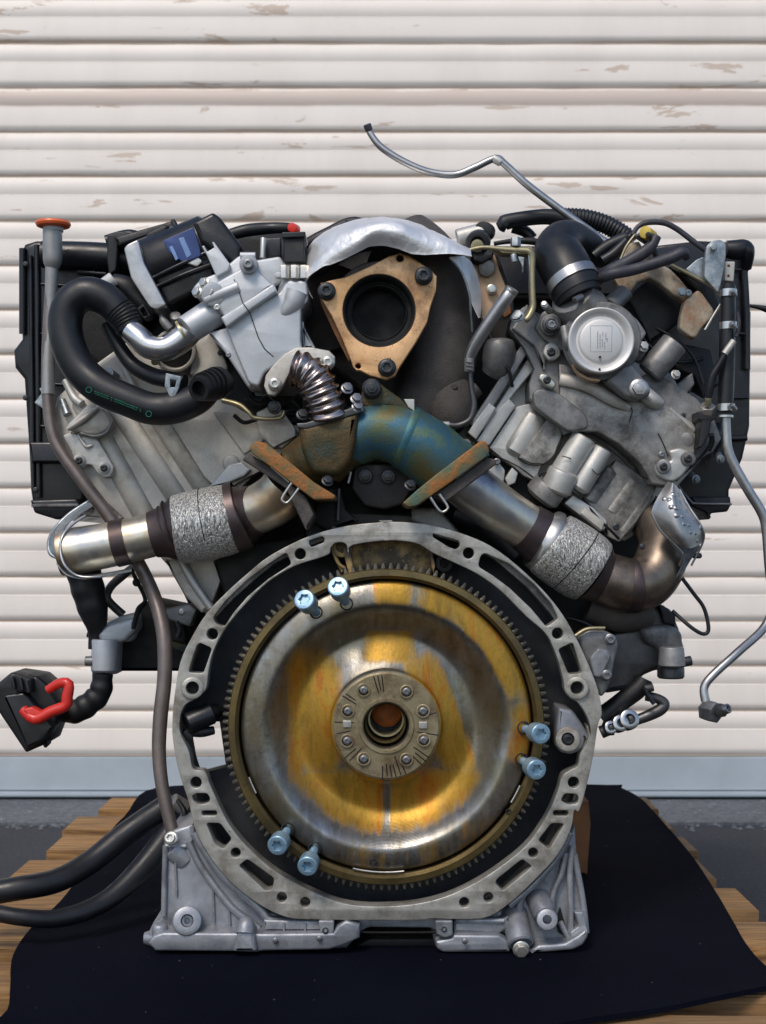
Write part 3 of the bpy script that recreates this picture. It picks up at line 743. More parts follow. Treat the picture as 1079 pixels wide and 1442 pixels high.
# ---- sump casting: lower corners ---------------------------------
sL = K('A3',(165,480),(232,460),(262,520),(330,640),(430,750),(560,850),(680,895),(820,905))+[(500,1300),(505,1318),(488,1336),(455,1340),(380,1344),(352,1352),(315,1352),(300,1344),(222,1341),(212,1331),(208,1316),(215,1301),(228,1292),(230,1190),(236,1172)]
sump = pz('sump', sL, .022, .30, M['pan'], E, b=4, fr=3)
sR = K('A4',(290,895),(520,895),(640,835),(760,725),(870,605),(930,485),(948,470),(958,620),(985,800),(1005,920),(1008,975),(985,1015),(950,1036),(870,1040),(760,1060),(640,1052),(330,1050),(306,1030),(295,990),(285,940))
pz('sump_corner', sR, .026, .30, M['pan'], sump, b=4, fr=3)
pz('sump_middle', [(480,1288),(630,1288),(636,1306),(622,1314),(606,1307),(520,1306),(504,1314),(484,1308)], .012, .2, M['pan'], sump, b=2, fr=3)
tb('gasket_line', [(478,1310,.012,2),(515,1313,.014,2),(600,1313,.014,2),(632,1311,.012,2)], M['dark'], sump, n=8)
# the recessed pocket faces are shaped by ribs standing forward
def rib(pts, r, d, mat=M['pan'], par=sump, name='rib'):
    return tb(name, [(x, y, d, r) for x, y in pts], mat, par, n=12)
rib(K('A3',(215,540),(262,640),(330,740),(420,850),(540,940)), 5.5, .020)
rib(K('A3',(240,500),(300,600),(400,725),(545,850),(600,905),(800,915)), 6, .012)
rib(K('A3',(232,470),(232,520),(205,560),(165,560),(110,560)), 4, .022)
rib(K('A3',(108,560),(104,700),(100,880)), 4, .020)
pz('flange_rail', K('A3',(50,975),(95,960),(420,962),(560,965),(880,962),(900,930),(940,905),(1003,925),(1003,985),(930,1020),(860,1040),(560,1045),(520,1052),(400,1048),(60,1045),(30,1010)), -.004, .30, M['pan'], sump, b=3, fr=3)
pz('flange_ledge', K('A3',(560,900),(800,905),(880,905),(880,955),(560,955)), .006, .1, M['pan'], sump, b=2.5, fr=2)
pz('lug', K('A3',(812,905),(885,905),(882,965),(850,985),(822,965)), -.003, .04, M['pan'], sump, b=1.6, fr=3)
cy('boss_hole', (*K1('A3',845,950),-.004), (*K1('A3',845,950),.004), 4.5, M['dark'], sump, hole=.6, hdep=.003)
cy('drain_boss', (*K1('A3',208,905),-.004), (*K1('A3',208,905),.05), 21, M['pan'], sump, c=.25, hole=.42, hdep=.02)
cy('boss', (*K1('A3',208,905),.0), (*K1('A3',208,905),.02), 8.5, M['boltsteel'], sump, hole=.5)
tb('knob', [(*K1('A3',80,915),.01,4),(*K1('A3',80,925),.01,10),(*K1('A3',85,960),.01,12),(*K1('A3',90,1000),.01,12)], M['pan'], sump)
cy('corner_nub', (*K1('A3',10,985),.03), (*K1('A3',60,985),.03), 8, M['pan'], sump, r2=13)
tb('clamp_nub', [(*K1('A3',478,905),.0,9),(*K1('A3',478,925),-.004,13),(*K1('A3',474,965),-.008,13)], M['pan'], sump)
pz('clamp_foot', K('A3',(440,955),(515,955),(530,1050),(415,1050),(425,1010)), -.012, .05, M['pan'], sump, b=4, fr=4)
cy('tube_boss', (*K1('A3',140,560),.03), (*K1('A3',205,630),.034), 19, M['pan'], sump)
bo(*K1('A3',135,525), .012, 10, M['nutpale'], sump, 'torx', (-.2,-1,.35))
# right corner
cy('cylinder_boss', (*K1('A4',665,865),.03), (*K1('A4',700,1015),.0), 19, M['pan'], sump, r2=18)
bo(*K1('A4',700,1035), -.008, 12, M['nutpale'], sump, 'hex', (0,-1,-.15))
cy('cylinder_boss', (*K1('A4',770,790),.028), (*K1('A4',812,880),.01), 17, M['pan'], sump)
cy('threaded_boss', (*K1('A4',820,900),-.012), (*K1('A4',820,885),.05), 15, M['pan'], sump, hole=.42, hdep=.02, c=.2)
pz('pocket_shade', K('A4',(880,840),(920,985),(870,960),(858,900)), .0245, .02, M['dark'], sump, b=.4, fr=2)  # dark raised patch puts the shade of a deep recess into the colour
rib(K('A4',(905,590),(885,690),(850,780),(845,880)), 4.5, .020)
rib(K('A4',(935,560),(925,700),(930,860),(925,970)), 4.5, .020)
rib(K('A4',(945,600),(985,820),(1000,960)), 4.5, .022)
rib(K('A4',(880,910),(925,985),(985,970)), 4, .018)
rib(K('A4',(645,835),(760,735),(870,610),(925,500)), 5, .014)
rib(K('A4',(400,905),(620,905)), 4.5, .010)
rib(K('A4',(740,740),(700,800),(690,860)), 6, .020)
pz('flange_rail', K('A4',(305,1000),(380,985),(390,970),(600,972),(640,1000),(650,1050),(340,1052),(312,1035)), .0, .30, M['pan'], sump, b=3, fr=3)
pz('flange_rail', K('A4',(735,1050),(780,1018),(900,1010),(960,975),(1006,940),(1008,980),(985,1018),(940,1040),(800,1052)), .002, .30, M['pan'], sump, b=3, fr=3)
pz('lug', K('A4',(303,905),(385,905),(385,975),(350,985),(312,970)), -.003, .04, M['pan'], sump, b=1.6, fr=3)
cy('boss_hole', (*K1('A4',345,945),-.004), (*K1('A4',345,945),.004), 4, M['dark'], sump, hole=.6, hdep=.003)
pz('flange_ledge', K('A4',(390,905),(600,905),(640,880),(660,930),(600,965),(390,960)), .010, .1, M['pan'], sump, b=2.5, fr=2)
pz('bracket', K('A4',(945,865),(985,865),(1003,930),(1003,965),(930,985),(925,960),(965,930)), .012, .03, M['pan'], sump, b=1.5, fr=2)
pz('sump_base', [(230,1338),(500,1334),(520,1322),(610,1322),(625,1336),(815,1334),(800,1349),(625,1344),(600,1334),(510,1334),(480,1344),(360,1356),(310,1356),(260,1346)], .03, .28, M['dark'], sump, b=2, fr=3)

# ---- flywheel ------------------------------------------------------
FC = W(544, 1022, .015); FCx, FCz = FC.x, FC.z
def flathe(prof, n=160):   # prof (r px, depth m)
    k = S
    return lathe_me([(r*k, d-.015) for r, d in prof], Vector((0,0,0)), Vector((0,1,0)), n, 30, closed_ends=False)
def smoothprof(p, n=4): return [(v[0], v[1]) for v in crom(p, n, False)]
fp = smoothprof([(31,.020),(34,.0165),(40,.0165),(60,.0165),(76,.0165),(79,.018),(82,.0215),(95,.0265),(112,.0320),(124,.0345),(132,.0335),(142,.0285),(153,.0200),(163,.0110),(170,.0062),(175,.0046),(182,.0048),(192,.0062),(201,.0085),(205,.0115),(207,.017),(207.5,.025)], 3)
fw_me = flathe([(31,.055)]+fp+[(207.5,.04),(31,.055)])
fw = link('flywheel', fw_me, M['fly'], E, FC.copy())
# ring gear with its teeth
NTH = 132; V = []; F = []
def gp(r, a, d): return (r*S*cos(a), d-.015, r*S*sin(a))
prof_t = [(224,0),(224.3,.10),(232.5,.28),(232.5,.50),(224.3,.68)]
ring2 = []
for t_ in range(NTH):
    for r, f in prof_t[:]: ring2.append((r, (t_+f)/NTH*2*pi))
nr = len(ring2)
inr = [(209.5, a) for r, a in ring2]; mid_r = [(214, a) for r, a in ring2]; sh_r = [(222.5, a) for r, a in ring2]
loops = [(inr, .040),(inr, .0085),(mid_r, .0045),(sh_r, .0055),([(min(r, 224), a) for r, a in ring2], .0075),([(r-(.6 if r > 225 else 0), a) for r, a in ring2], .0082),(ring2, .0100),(ring2, .0220),([(214, a) for r, a in ring2], .024)]
for lp_, d in loops:
    for r, a in lp_: V.append(gp(r, a, d))
for L_ in range(len(loops)-1):
    for k in range(nr): F.append((L_*nr+k, L_*nr+(k+1) % nr, (L_+1)*nr+(k+1) % nr, (L_+1)*nr+k))
gme = frompy(V, F, 32); gme.materials.append(M['gear']); gme.materials.append(M['gearteeth'])
for p_ in gme.polygons:
    if sum(math.hypot(gme.vertices[i].co.x, gme.vertices[i].co.z) for i in p_.vertices)/len(p_.vertices) > 224.2*S: p_.material_index = 1
link('ring_gear', gme, M['gear'], fw, FC.copy())
# hub: pale ring with eight bolts, bore and orange rusted plug
hub = link('hub', flathe([(33,.05),(33,.0135),(35,.0120),(39,.0118),(40,.0136),(74,.0136),(76.5,.0150),(77,.0175)], 96), M['hub'], fw, FC.copy())
link('bore_ring', flathe([(30,.052),(30,.020),(28.5,.018),(27,.0195),(26.5,.05)], 64), M['gear'], fw, W(543, 1019, .015))
link('bore_plug', lathe_me([(.0002,.030),(.010,.030),(.0165,.034),(.0175,.04)], Vector((0,0,0)), Vector((0,1,0)), 48), M['orust'], fw, W(545, 1008, .015))
link('bore_sleeve', lathe_me([(.0195,.010),(.0175,.010),(.0172,.035)], Vector((0,0,0)), Vector((0,1,0)), 48, closed_ends=False), M['brass_zinc'], fw, W(544, 1014, .02))
for p in ((355,255),(650,265),(765,400),(770,600),(650,735),(355,730),(240,605),(245,400)):
    x, y = K1('HB', *p); x = 544+(x-544)*1.0
    cy('washer', (x,y,.0118), (x,y,.0150), 10, M['hub'], fw, hole=.76, hdep=.003, c=.1)
    cy('hole_shade', (x,y,.0136), (x,y,.0150), 7.6, M['dark'], fw, n=16)  # dark disc paints the shade down in the bolt hole
    bo(x, y, .0137, 5.4, M['boltsteel'], fw, 'socket')
for p in ((765,498),(240,490)):
    x, y = K1('HB', *p); pz('dowel', [(x-6,y-5),(x+6,y-5),(x+6,y+5),(x-6,y+5)], .0118, .004, M['nutpale'], fw, b=.6, fr=1.5)
# scratches / hammered radial lines on the hub
for a in (1.72,1.80,1.64,2.45,2.52,-1.57,-1.66,-1.48,-1.40,-1.30,-1.2,-.85,-.75,-.66,-.2,3.05,3.28,-2.5,-2.4,.24):
    r0, r1 = random.uniform(44,58), random.uniform(70,76)
    c = (544, 1022)
    tb('score_line', [(c[0]+r0*cos(a), c[1]-r0*sin(a), .0135, .8),(c[0]+r1*cos(a+.02), c[1]-r1*sin(a+.02), .0135, .8)], M['dark'], hub, n=5, smooth=False)
# balance marks, studs and hidden threaded holes round the rim
for x, y in ((445,862),(488,850),(738,1025),(735,1070),(405,1168),(443,1195)):
    v = Vector((x-544, y-1022)); rr = v.length
    cy('threaded_hole', (x,y,.0035), (x,y,.02), 9.5, M['dark'], fw, hole=.82, hdep=.006, c=.1)
for x, y, r in ((525,1214,5),(716,1143,4),(345,1104,3)):
    cy('dimple', (x,y,.0045), (x,y,.012), r, M['dark'], fw, hole=.7, hdep=.003)
for x, y, w_, h_ in ((735,1003,9,15),(385,1078,8,14),(700,985,12,16)):
    pass
for a0, a1, r in ((-1.80,-1.45,206.5),(-.55,-.42,206.5),(3.5,3.62,206.5)):
    q = [(544+r*cos(a0+(a1-a0)*k/8), 1022-r*sin(a0+(a1-a0)*k/8), .006, 1.4) for k in range(9)]
    tb('weld_bead', q, M['nutpale'], fw, n=8)

# ---- loose blue bolts ------------------------------------------------
def blue_bolt(hx, hy, tx, ty, r, label):
    """(hx,hy) head centre in the photo, (tx,ty) where the shank enters the flywheel"""
    A = W(tx, ty, .010)                 # entry
    Bh = W(hx+(hx-tx)*.12, hy+(hy-ty)*.12, -.032)
    ax = (Bh-A); 
    root = thing('bolt', label, 'bolt', A, 'blue bolts standing loose in the flywheel')
    axn = ax.normalized(); L = ax.length; rr = r*S
    q = axn.to_track_quat('Z','Y').to_matrix().to_4x4()
    sh_ = []
    n_th = 9
    pr = [(.0002,-.004)]
    for k in range(n_th*2+1): pr.append((rr*(.40 if k % 2 else .46), -.004+(L*.62+.004)*k/(n_th*2)))
    me = lathe_me(pr, Vector((0,0,0)), Vector((0,0,1)), 20, 20, True); me.transform(q)
    link('shank', me, M['boltsteel'] if False else M['boltblue'], root, A.copy())
    h0 = L*.60
    ms = [lathe_me([(rr*.5,h0),(rr*.82,h0),(rr*.98,h0+.0015),(rr,h0+.003),(rr,L-.001),(rr*.93,L-.0002)], Vector((0,0,0)), Vector((0,0,1)), 32, 35, False)]
    me = curve_me([circ(0,0,rr*.93,32), star_pts(rr*.60, 6, .70)], .004, .0003); me.transform(Matrix.Translation((0,0,L-.0018))); ms.append(finish(me))
    ms.append(lathe_me([(.0001,L-.0035),(rr*.7,L-.0035)], Vector((0,0,0)), Vector((0,0,1)), 16, 35, False))
    me = join(ms, 35); me.transform(q); link('head', me, M['boltblue'], root, A.copy())
blue_bolt(430,846,446,863,14.5,'loose blue bolt left of the other at the top left of the flywheel')
blue_bolt(477,828,487,848,14.5,'loose blue bolt at the top of the flywheel, right of its neighbour')
blue_bolt(760,1033,739,1026,14,'loose blue bolt at the right of the flywheel, above its neighbour')
blue_bolt(754,1083,736,1071,14,'loose blue bolt at the right of the flywheel, below its neighbour')
blue_bolt(392,1189,405,1169,14,'loose blue bolt at the lower left of the flywheel, farther left')
blue_bolt(434,1218,443,1196,14,'loose blue bolt lowest on the flywheel, right of its neighbour at lower left')

# ---- things inside the bell's sides -----------------------------------
st = pz('starter_lug', K('A4',(860,100),(862,20))+K('A2',(832,930),(900,945),(945,1010),(985,1079))+K('A4',(1000,60),(985,120),(930,140),(880,130)), .008, .05, M['pan'], E, b=4, fr=4)
cy('lug_face', (800,1041,-.001), (800,1041,.02), 17.5, M['machined'], st, c=.1, hole=.52, hdep=.006)
bo(800,1041,.004,8.5,M['boltdark'],st,'torx')
ss = cy('crank_sensor', (*K1('A1',110,1010),.008), (*K1('A1',235,955),.02), 16, M['plastic'], E, c=.2)
cy('sensor_collar', (*K1('A1',215,965),.015), (*K1('A1',250,950),.03), 11, M['dark'], ss)
cy('sensor_foot', (*K1('A1',100,1040),.012), (*K1('A1',130,1079),.014), 7, M['plasticm'], ss)
tb('sensor_lead', K('A1',(120,1055,.015,4),(180,1050,.015,7),(240,1040,.02,6)), M['plasticm'], ss)
# lower left cable to the bell
# ================================================================ upper half of the engine
# ---- black covers behind -----------------------------------------------
cl = pz('valve_cover', [(28,357),(34,343),(50,338),(150,341),(215,352),(215,430),(150,520),(125,640),(120,700),(112,726),(60,724),(46,715),(42,690),(40,640),(33,533),(20,517),(18,493),(30,477),(29,400)], .17, .38, M['plastic'], E, b=6, fr=4)
for x0, y0, x1, y1, r in ((32,350,32,470,5),(52,345,55,700,4),(43,360,47,690,3)):
    tb('rib', [(x0,y0,.168,r),(x1,y1,.168,r)], M['plastic'], cl, smooth=False)
tb('cover_roll', [(60,358,.16,19),(150,362,.16,20),(215,372,.16,20)], M['plastic'], cl)
tb('rib', [(110,383,.158,4),(150,386,.158,4)], M['plastic'], cl, smooth=False)
pz('bracket_frame', K('L1',(452,150),(500,135),(640,150),(645,180),(540,180),(500,180),(490,300),(460,330),(450,250)), .13, .05, M['plasticm'], cl, b=2)
pz('cover_foot', [(42,704),(108,702),(116,712),(112,722),(80,732),(48,722)], .15, .25, M['plastic'], cl, b=3, fr=3)
pz('seal_line', [(44,710),(110,709),(110,713),(44,714)], .146, .01, M['alu_dark'], cl, b=.4, fr=0)
pz('clip', K('L1',(480,160),(730,90),(745,120),(500,200)), .12, .05, M['plasticm'], cl, b=3)
cr = pz('valve_cover', [(880,350),(985,338),(1035,340),(1050,347),(1055,358),(1056,430),(1059,440),(1057,600),(1047,645),(1028,690),(1028,712),(1020,720),(985,716),(950,700),(940,560),(880,430)], .19, .36, M['plastic'], E, b=5, fr=4)
tb('rib', [(1046,350,.186,5),(1051,430,.186,5),(1052,520,.186,5)], M['plastic'], cr)
tb('rib', [(930,620,.186,5),(1052,617,.186,4)], M['plastic'], cr, smooth=False)
pz('seal_lip', K('Q7',(560,1080),(835,1080),(838,1140),(815,1185),(700,1195),(690,1245),(660,1190),(580,1160)), .165, .3, M['plasticm'], cr, b=3, fr=3)
tb('seal_line', K('Q7',(455,985,.160,1.6),(555,1110,.160,1.8),(600,1128,.160,1.8),(840,1133,.160,1.8)), M['alu_dark'], cr, n=8)
cy('knob', (*K1('Q7',700,690),.15), (*K1('Q7',745,640),.19), 16, M['plastic'], cr)
for p, q in (((760,820),(740,780)),((590,960),(560,930))):
    x, y = K1('Q7', *p); bo(x, y, .135, 6.5, M['zinc'], cr, 'hex', (.5,-1,-.2))
    cy('stud', (x,y,.135), (*K1('Q7',*q),.17), 5, M['zinc'], cr)
tb('side_lever', [(1050,430,.2,2),(1066,432,.2,3),(1082,436,.2,5)], M['plasticm'], cr)
# intake plumbing tops behind, top middle
it = pz('intake_manifold', [(330,330),(345,322),(405,316),(420,322),(432,345),(500,330),(680,345),(760,345),(880,345),(880,420),(330,420)], .18, .25, M['plasticm'], E, b=6, fr=5)
tb('harness', [(325,330,.15,8),(350,324,.15,9),(385,321,.14,8),(412,321,.14,7)], M['rubber'], it)
cy('red_plug', (411,320,.13), (417,323,.15), 6.5, M['red'], it)
tb('harness', [(430,345,.16,8),(460,330,.16,9),(500,312,.16,7),(540,330,.16,7)], M['plasticm'], it)
cy('pin', (488,310,.15), (487,316,.15), 2, M['plasticm'], it)
tb('hose', [(150,340,.14,9),(180,332,.14,9),(205,335,.14,9),(240,320,.14,8)], M['rubber'], it)

# ---- left cylinder head ------------------------------------------------
hl = pz('cylinder_head', [(80,560),(110,530),(180,480),(300,545),(385,560),(418,590),(438,610),(372,652),(330,700),(322,760),(318,800),(292,868),(250,812),(190,745),(130,690),(96,650),(72,600)], .10, .22, M['alu_warm'], E, b=2, fr=3)
def bar(p0, p1, r, d, mat, par, name='casting_rib', flat=.7):
    return part(name, sweep_me([W(p0[0],p0[1],d+.004), W(p0[0]*.96+p1[0]*.04, p0[1]*.96+p1[1]*.04, d), W((p0[0]+p1[0])/2,(p0[1]+p1[1])/2,d), W(p1[0]*.96+p0[0]*.04, p1[1]*.96+p0[1]*.04, d), W(p1[0],p1[1],d+.004)], [R(r*.85,d), R(r,d), R(r,d), R(r,d), R(r*.85,d)], 20, True, 0, flat), mat, par)
bar((112,560), (212,742), 16, .101, M['alu_warm'], hl, flat=.5)
bar((160,565), (262,720), 15, .101, M['alu_warm'], hl, flat=.5)
bar((205,560), (292,695), 14, .099, M['alu_warm'], hl, flat=.55)
bar((178,595), (258,700), 5, .099, M['stain'], hl, 'groove', flat=.5)
bar((238,596), (300,690), 3.5, .097, M['alu_dark'], hl, 'groove')
pz('face_plate', [(236,588),(300,552),(372,552),(428,600),(384,655),(350,672),(312,694),(288,672)], .091, .03, M['alu_warm'], hl, b=1.3, fr=3)
pz('face_plate', [(300,580),(350,552),(404,582),(384,612),(344,640)], .087, .03, M['alu_warm'], hl, b=1.2, fr=3)
cy('round_boss', (*K1('T1',750,495),.084), (*K1('T1',750,495),.1), 12, M['alu_warm'], hl, c=.3)
pz('plate_lip', K('T1',(740,500),(790,490),(825,520),(800,545),(740,570),(660,590)), .083, .03, M['alu'], hl, b=2)
cpl = pz('cover_plate', K('Q1',(150,720),(215,690),(280,720),(410,735),(470,830),(545,960),(520,1030),(460,1040),(410,1000),(375,945),(330,940),(300,975),(250,940),(210,830)), .088, .02, M['alu'], hl, b=1.6, fr=3)
for p in ((277,908),(466,966)):
    x, y = K1('Q1',*p); cy('boss', (x,y,.083), (x,y,.1), 8.5, M['alu'], cpl, c=.2); bo(x,y,.082,5.2,M['boltdark'],cpl,'torx')
tb('rim', K('Q1',(270,715,.087,2),(330,800,.086,2.6),(380,790,.087,2)), M['alu'], cpl, n=10)
pz('round_casting', K('Q1',(180,640),(340,480),(440,500),(500,560),(530,620),(500,680),(420,720),(340,715),(260,690),(190,680)), .080, .03, M['alu_warm'], hl, b=3, fr=6)
tb('rim', K('Q1',(190,670,.078,3),(300,600,.076,5),(420,510,.078,3)), M['alu_warm'], hl, n=12)
tb('rim', K('Q1',(530,610,.08,2),(490,690,.079,2.4),(400,725,.079,2.4),(290,700,.08,2)), M['alu_dark'], hl, n=10)
pz('casting_top', K('Q1',(430,180),(580,70),(720,350),(900,420),(870,560),(650,560),(470,330)), .092, .03, M['alu_warm'], hl, b=3, fr=5)
tb('studs', K('Q1',(170,300,.10,5),(240,430,.095,6),(300,480,.09,6)), M['alu'], hl)
tb('studs', K('Q1',(150,450,.10,5),(190,560,.095,6)), M['zinc'], hl)
cy('wing_screw', (*K1('Q1',500,245),.075), (*K1('Q1',560,275),.09), 8, M['zinc'], hl, r2=6)
pz('bracket_foot', K('Q1',(575,170),(620,165),(710,350),(660,345)), .082, .02, M['alu'], hl, b=1.2)
ring = cy('port_ring', (*K1('L1',735,640),.062), (*K1('L1',745,640),.10), 30, M['alu_warm'], hl, hole=.84, hdep=.03, c=.06, n=40)
cy('port_plug', (*K1('L1',735,640),.075), (*K1('L1',735,640),.10), 25, M['dark'], hl)
pz('port_wall', K('L1',(820,540),(900,560),(960,700),(960,790),(880,760),(800,740),(820,640)), .075, .04, M['alu_warm'], hl, b=2)
bo(*K1('L1',655,685), .06, 6, M['brass_zinc'], hl, 'hex', (.3,-1,-.3))
bo(*K1('L1',930,650), .066, 4, M['boltdark'], hl, 'torx')
# right end of the head: stepped gasket faces
gp_ = pz('gasket_plate', K('L2',(345,990),(420,960),(495,965),(508,1000),(440,1055),(350,1010)), .078, .02, M['alu'], hl, b=1)
pz('head_step', K('M2',(110,110),(180,75),(215,110),(260,170),(262,200),(175,245),(120,190)), .070, .03, M['alu_warm'], hl, b=1.5)
pz('front_cover', K('Q8',(710,400),(830,400),(870,480),(975,690),(930,720),(830,620),(760,500)), .085, .08, M['alu_warm'], hl, b=3)
tb('cover_edge', K('Q8',(800,400,.083,5),(880,540,.083,6),(985,690,.083,6)), M['alu'], hl)
pz('cover_web', [(300,790),(360,765),(400,760),(430,750),(420,800),(360,830),(320,850)], .095, .05, M['core'], hl, b=3)
# ---- left lower clutter ---------------------------------------------------
ml = pz('mount_casting', K('Q8',(300,830),(360,780),(470,730),(560,720),(560,800),(520,890),(450,890),(440,1080),(280,1080),(270,1000),(285,900)), .14, .09, M['alu_egr'], E, b=6, fr=6)
cy('mount_barrel', (*K1('Q8',365,870),.12), (*K1('Q8',365,1060),.12), 19, M['alu_egr'], ml, r2=17)
pz('mount_shoulder', K('Q8',(310,850),(370,790),(540,740),(545,820),(470,890),(350,890)), .115, .05, M['alu_egr'], ml, b=5, fr=6)
cy('stud', (*K1('Q8',250,1000),.13), (*K1('Q8',300,1000),.13), 7, M['alu_dark'], ml)
cy('stud', (*K1('Q8',262,840),.13), (*K1('Q8',300,850),.13), 5, M['dark'], ml)
pz('mount_arm', K('Q8',(440,890),(540,720),(600,650),(840,700),(860,1060),(440,1060)), .16, .12, M['dark'], E, b=4)
pz('shield_panel', K('Q8',(700,700),(860,665),(900,700),(860,800),(740,760)), .12, .03, M['alu_dark'], E, b=2)
tb('lead', K('Q8',(780,770,.11,4),(800,820,.11,4),(790,860,.11,4)), M['rubber'], E)
pz('web_plate', K('Q8',(750,880),(850,910),(830,950),(740,920)), .13, .02, M['olive'], E, b=1)
tb('breather_pipe', K('Q8',(560,430,.15,6),(470,500,.15,6),(395,570,.15,6),(380,640,.15,6),(470,730,.15,6)), M['darksteel'], E, step=4)
tb('brake_lead', K('Q8',(520,470,.10,3),(545,520,.13,3),(600,640,.13,3),(560,700,.12,4),(530,810,.11,3)), M['dark'], E)
bo(*K1('Q8',550,540), .12, 6, M['dark'], E, 'hex')
bt = tb('wiring_boot', K('Q8',(240,480,.12,24),(270,600,.12,23),(300,720,.12,20),(310,790,.12,15),(300,860,.12,8),(295,930,.12,7)), M['plasticm'], E, ridge=(.021,.025))
hs = tb('harness_sleeve', K('N5',(385,130,.12,14),(375,200,.12,16),(330,245,.12,17),(285,270,.12,17),(235,275,.12,14)), M['plasticm'], E, ridge=(.015,.045))
con = pz('wiring_connector', K('N5',(-20,175),(40,125),(140,140),(180,175),(215,240),(210,310),(180,390),(95,427),(-10,270)), .07, .06, M['plasticm'], E, b=4, fr=3)
pz('connector_top', K('N5',(35,150),(60,130),(115,150),(120,200),(60,200)), .055, .03, M['plasticm'], con, b=2)
pz('connector_step', K('N5',(10,210),(90,200),(200,330),(170,380),(100,410)), .055, .03, M['plastic'], con, b=3)
for p in ((45,140),(75,145),(100,155)):
    cy('rib', (*K1('N5',*p),.052), (*K1('N5',p[0]+8,p[1]+45),.052), 3, M['plastic'], con)
cy('latch_pin', (*K1('N5',185,385),.06), (*K1('N5',170,400),.07), 3, M['plasticm'], con)
tb('locking_lever', K('N5',(85,262,.045,7),(130,300,.042,8),(190,272,.042,8),(245,250,.042,8),(252,215,.042,8),(258,168,.042,7),(225,165,.045,7),(180,190,.05,6)), M['red'], con, n=14, step=3)
pz('lever_plate', K('N5',(85,262),(120,255),(160,275),(150,318),(110,305)), .038, .014, M['red'], con, b=1.6)
# thick hoses lower left
tb('coolant_hose', [(-40,1262,.06,17),(20,1252,.06,17),(80,1240,.08,17),(130,1212,.11,17),(180,1172,.13,17),(245,1128,.14,17)], M['rubber'], E)
tb('coolant_hose', [(-40,1278,.02,12),(30,1292,.02,12),(90,1292,.04,13),(150,1268,.07,14),(200,1222,.10,16),(245,1165,.13,17)], M['rubber'], E)
cy('hose_union', (*K1('A3',140,350),.12), (*K1('A3',220,400),.13), 11, M['alu_dark'], E)
tb('small_lead', K('A3',(165,350,.11,3),(195,400,.10,4),(200,440,.10,4),(230,380,.12,4)), M['plasticm'], E)
bo(*K1('A3',200,430), .10, 6, M['plastic'], E, 'hex')

# ---- exhaust: left pipe --------------------------------------------------
xl = tb('exhaust_pipe', [(86,779,.05,31),(92,778,.05,33),(150,768,.05,32),(200,757,.05,31),(226,751,.05,30)], M['heat'], E, n=36)
tb('weld_band', [(161,766,.05,33.6),(180,761.8,.05,33.4)], M['heatdark'], xl, n=36, smooth=False)
tb('weld_band', [(215,753,.05,33),(228,750,.05,36),(244,747,.05,43),(252,745,.05,47)], M['heatdark'], xl, n=36)
for x in (232,240): tb('band_ridge', [(x,750-(x-232)*.2,.05,37+(x-232)*.75),(x+3,749-(x-232)*.2,.05,39+(x-232)*.75)], M['heatdark'], xl, n=36, smooth=False)
sl_ = tb('mesh_sleeve', [(249,747,.05,44),(252,746.5,.05,48),(262,744,.05,50),(290,738,.05,51),(318,732,.05,50),(330,729,.05,47),(334,728,.05,43)], M['mesh'], xl, n=48)
tb('seam', [(289.2,737.5,.05,51.3),(290.3,737.3,.05,51.3)], M['dark'], xl, n=48, smooth=False)
tb('outer_rim', [(326,730,.05,50),(338,727,.05,50),(341,726,.05,47)], M['heatdark'], xl, n=48)
tb('weld_band', [(338,727,.05,45),(350,722,.045,38),(362,718,.04,36)], M['heatdark'], xl, n=36)
tb('pipe_elbow', [(350,721,.045,34),(370,714,.04,35),(392,700,.035,36),(405,684,.03,36)], M['heat'], xl, n=36)
cl_ = loft_me([K('Q8',(270,65,.09),(160,140,.085),(75,225,.075),(38,300,.06),(45,370,.05),(90,400,.045)),K('Q8',(290,90,.055),(180,165,.05),(115,240,.04),(95,310,.03),(100,380,.03),(125,430,.03))], .0012, 6)
gs = part('pipe_shield', cl_, M['zinc'], E)
part('shield_lip', loft_me([K('Q8',(85,430,.02),(140,490,.02),(230,515,.02),(330,505,.02),(520,470,.025)),K('Q8',(90,415,.05),(150,470,.05),(230,495,.05),(330,490,.05),(520,455,.05))], .0012, 5), M['zinc'], gs)
tb('shield_rim', K('Q8',(250,150,.05,2),(170,205,.04,2.2),(118,270,.03,2.4),(105,350,.025,2.4),(130,440,.02,2.4),(200,500,.02,2.2),(300,510,.02,2),(430,490,.03,1.6)), M['steel'], gs, n=8)
tb('shield_rim', K('Q8',(270,65,.09,2),(160,140,.085,3),(75,225,.075,3),(38,300,.06,3),(45,370,.05,3),(90,400,.045,2)), M['zinc'], gs, n=8)
# ---- dipstick tube ---------------------------------------------------------
dt = tb('dipstick_tube', [(73,376,.10,8),(70,430,.10,8),(67,500,.095,8.5),(68,560,.09,9),(78,620,.085,9),(112,672,.08,9.5),(150,722,.08,9.5),(185,775,.08,9.5),(215,835,.075,10),(230,890,.06,10.5),(232,950,.05,10.5),(226,1010,.045,10.5),(224,1060,.04,10),(229,1110,.035,9.5),(243,1172,.03,9)], M['tube'], E, n=16)
tb('tube_sleeve', [(73,374,.10,9),(71,440,.10,8.6),(68,500,.095,9),(68,556,.09,9.6)], M['greyplastic'], dt)
tb('funnel', [(74,322,.10,13.5),(74,350,.10,13.5),(74,368,.10,13),(73.5,378,.10,9)], M['greyplastic'], dt, step=4)
tb('cap_stem', [(75,316,.10,15),(75,326,.10,14)], M['greyplastic'], dt, smooth=False)
me = lathe_me([(.0002,-.003),(.014,-.003),(.0185,-.0015),(.0198,.001),(.0188,.0035),(.014,.0045),(.0002,.0045)], W(75,317,.10), Vector((0,0,1)), 32)
part('dipstick_cap', me, M['orange'], dt)
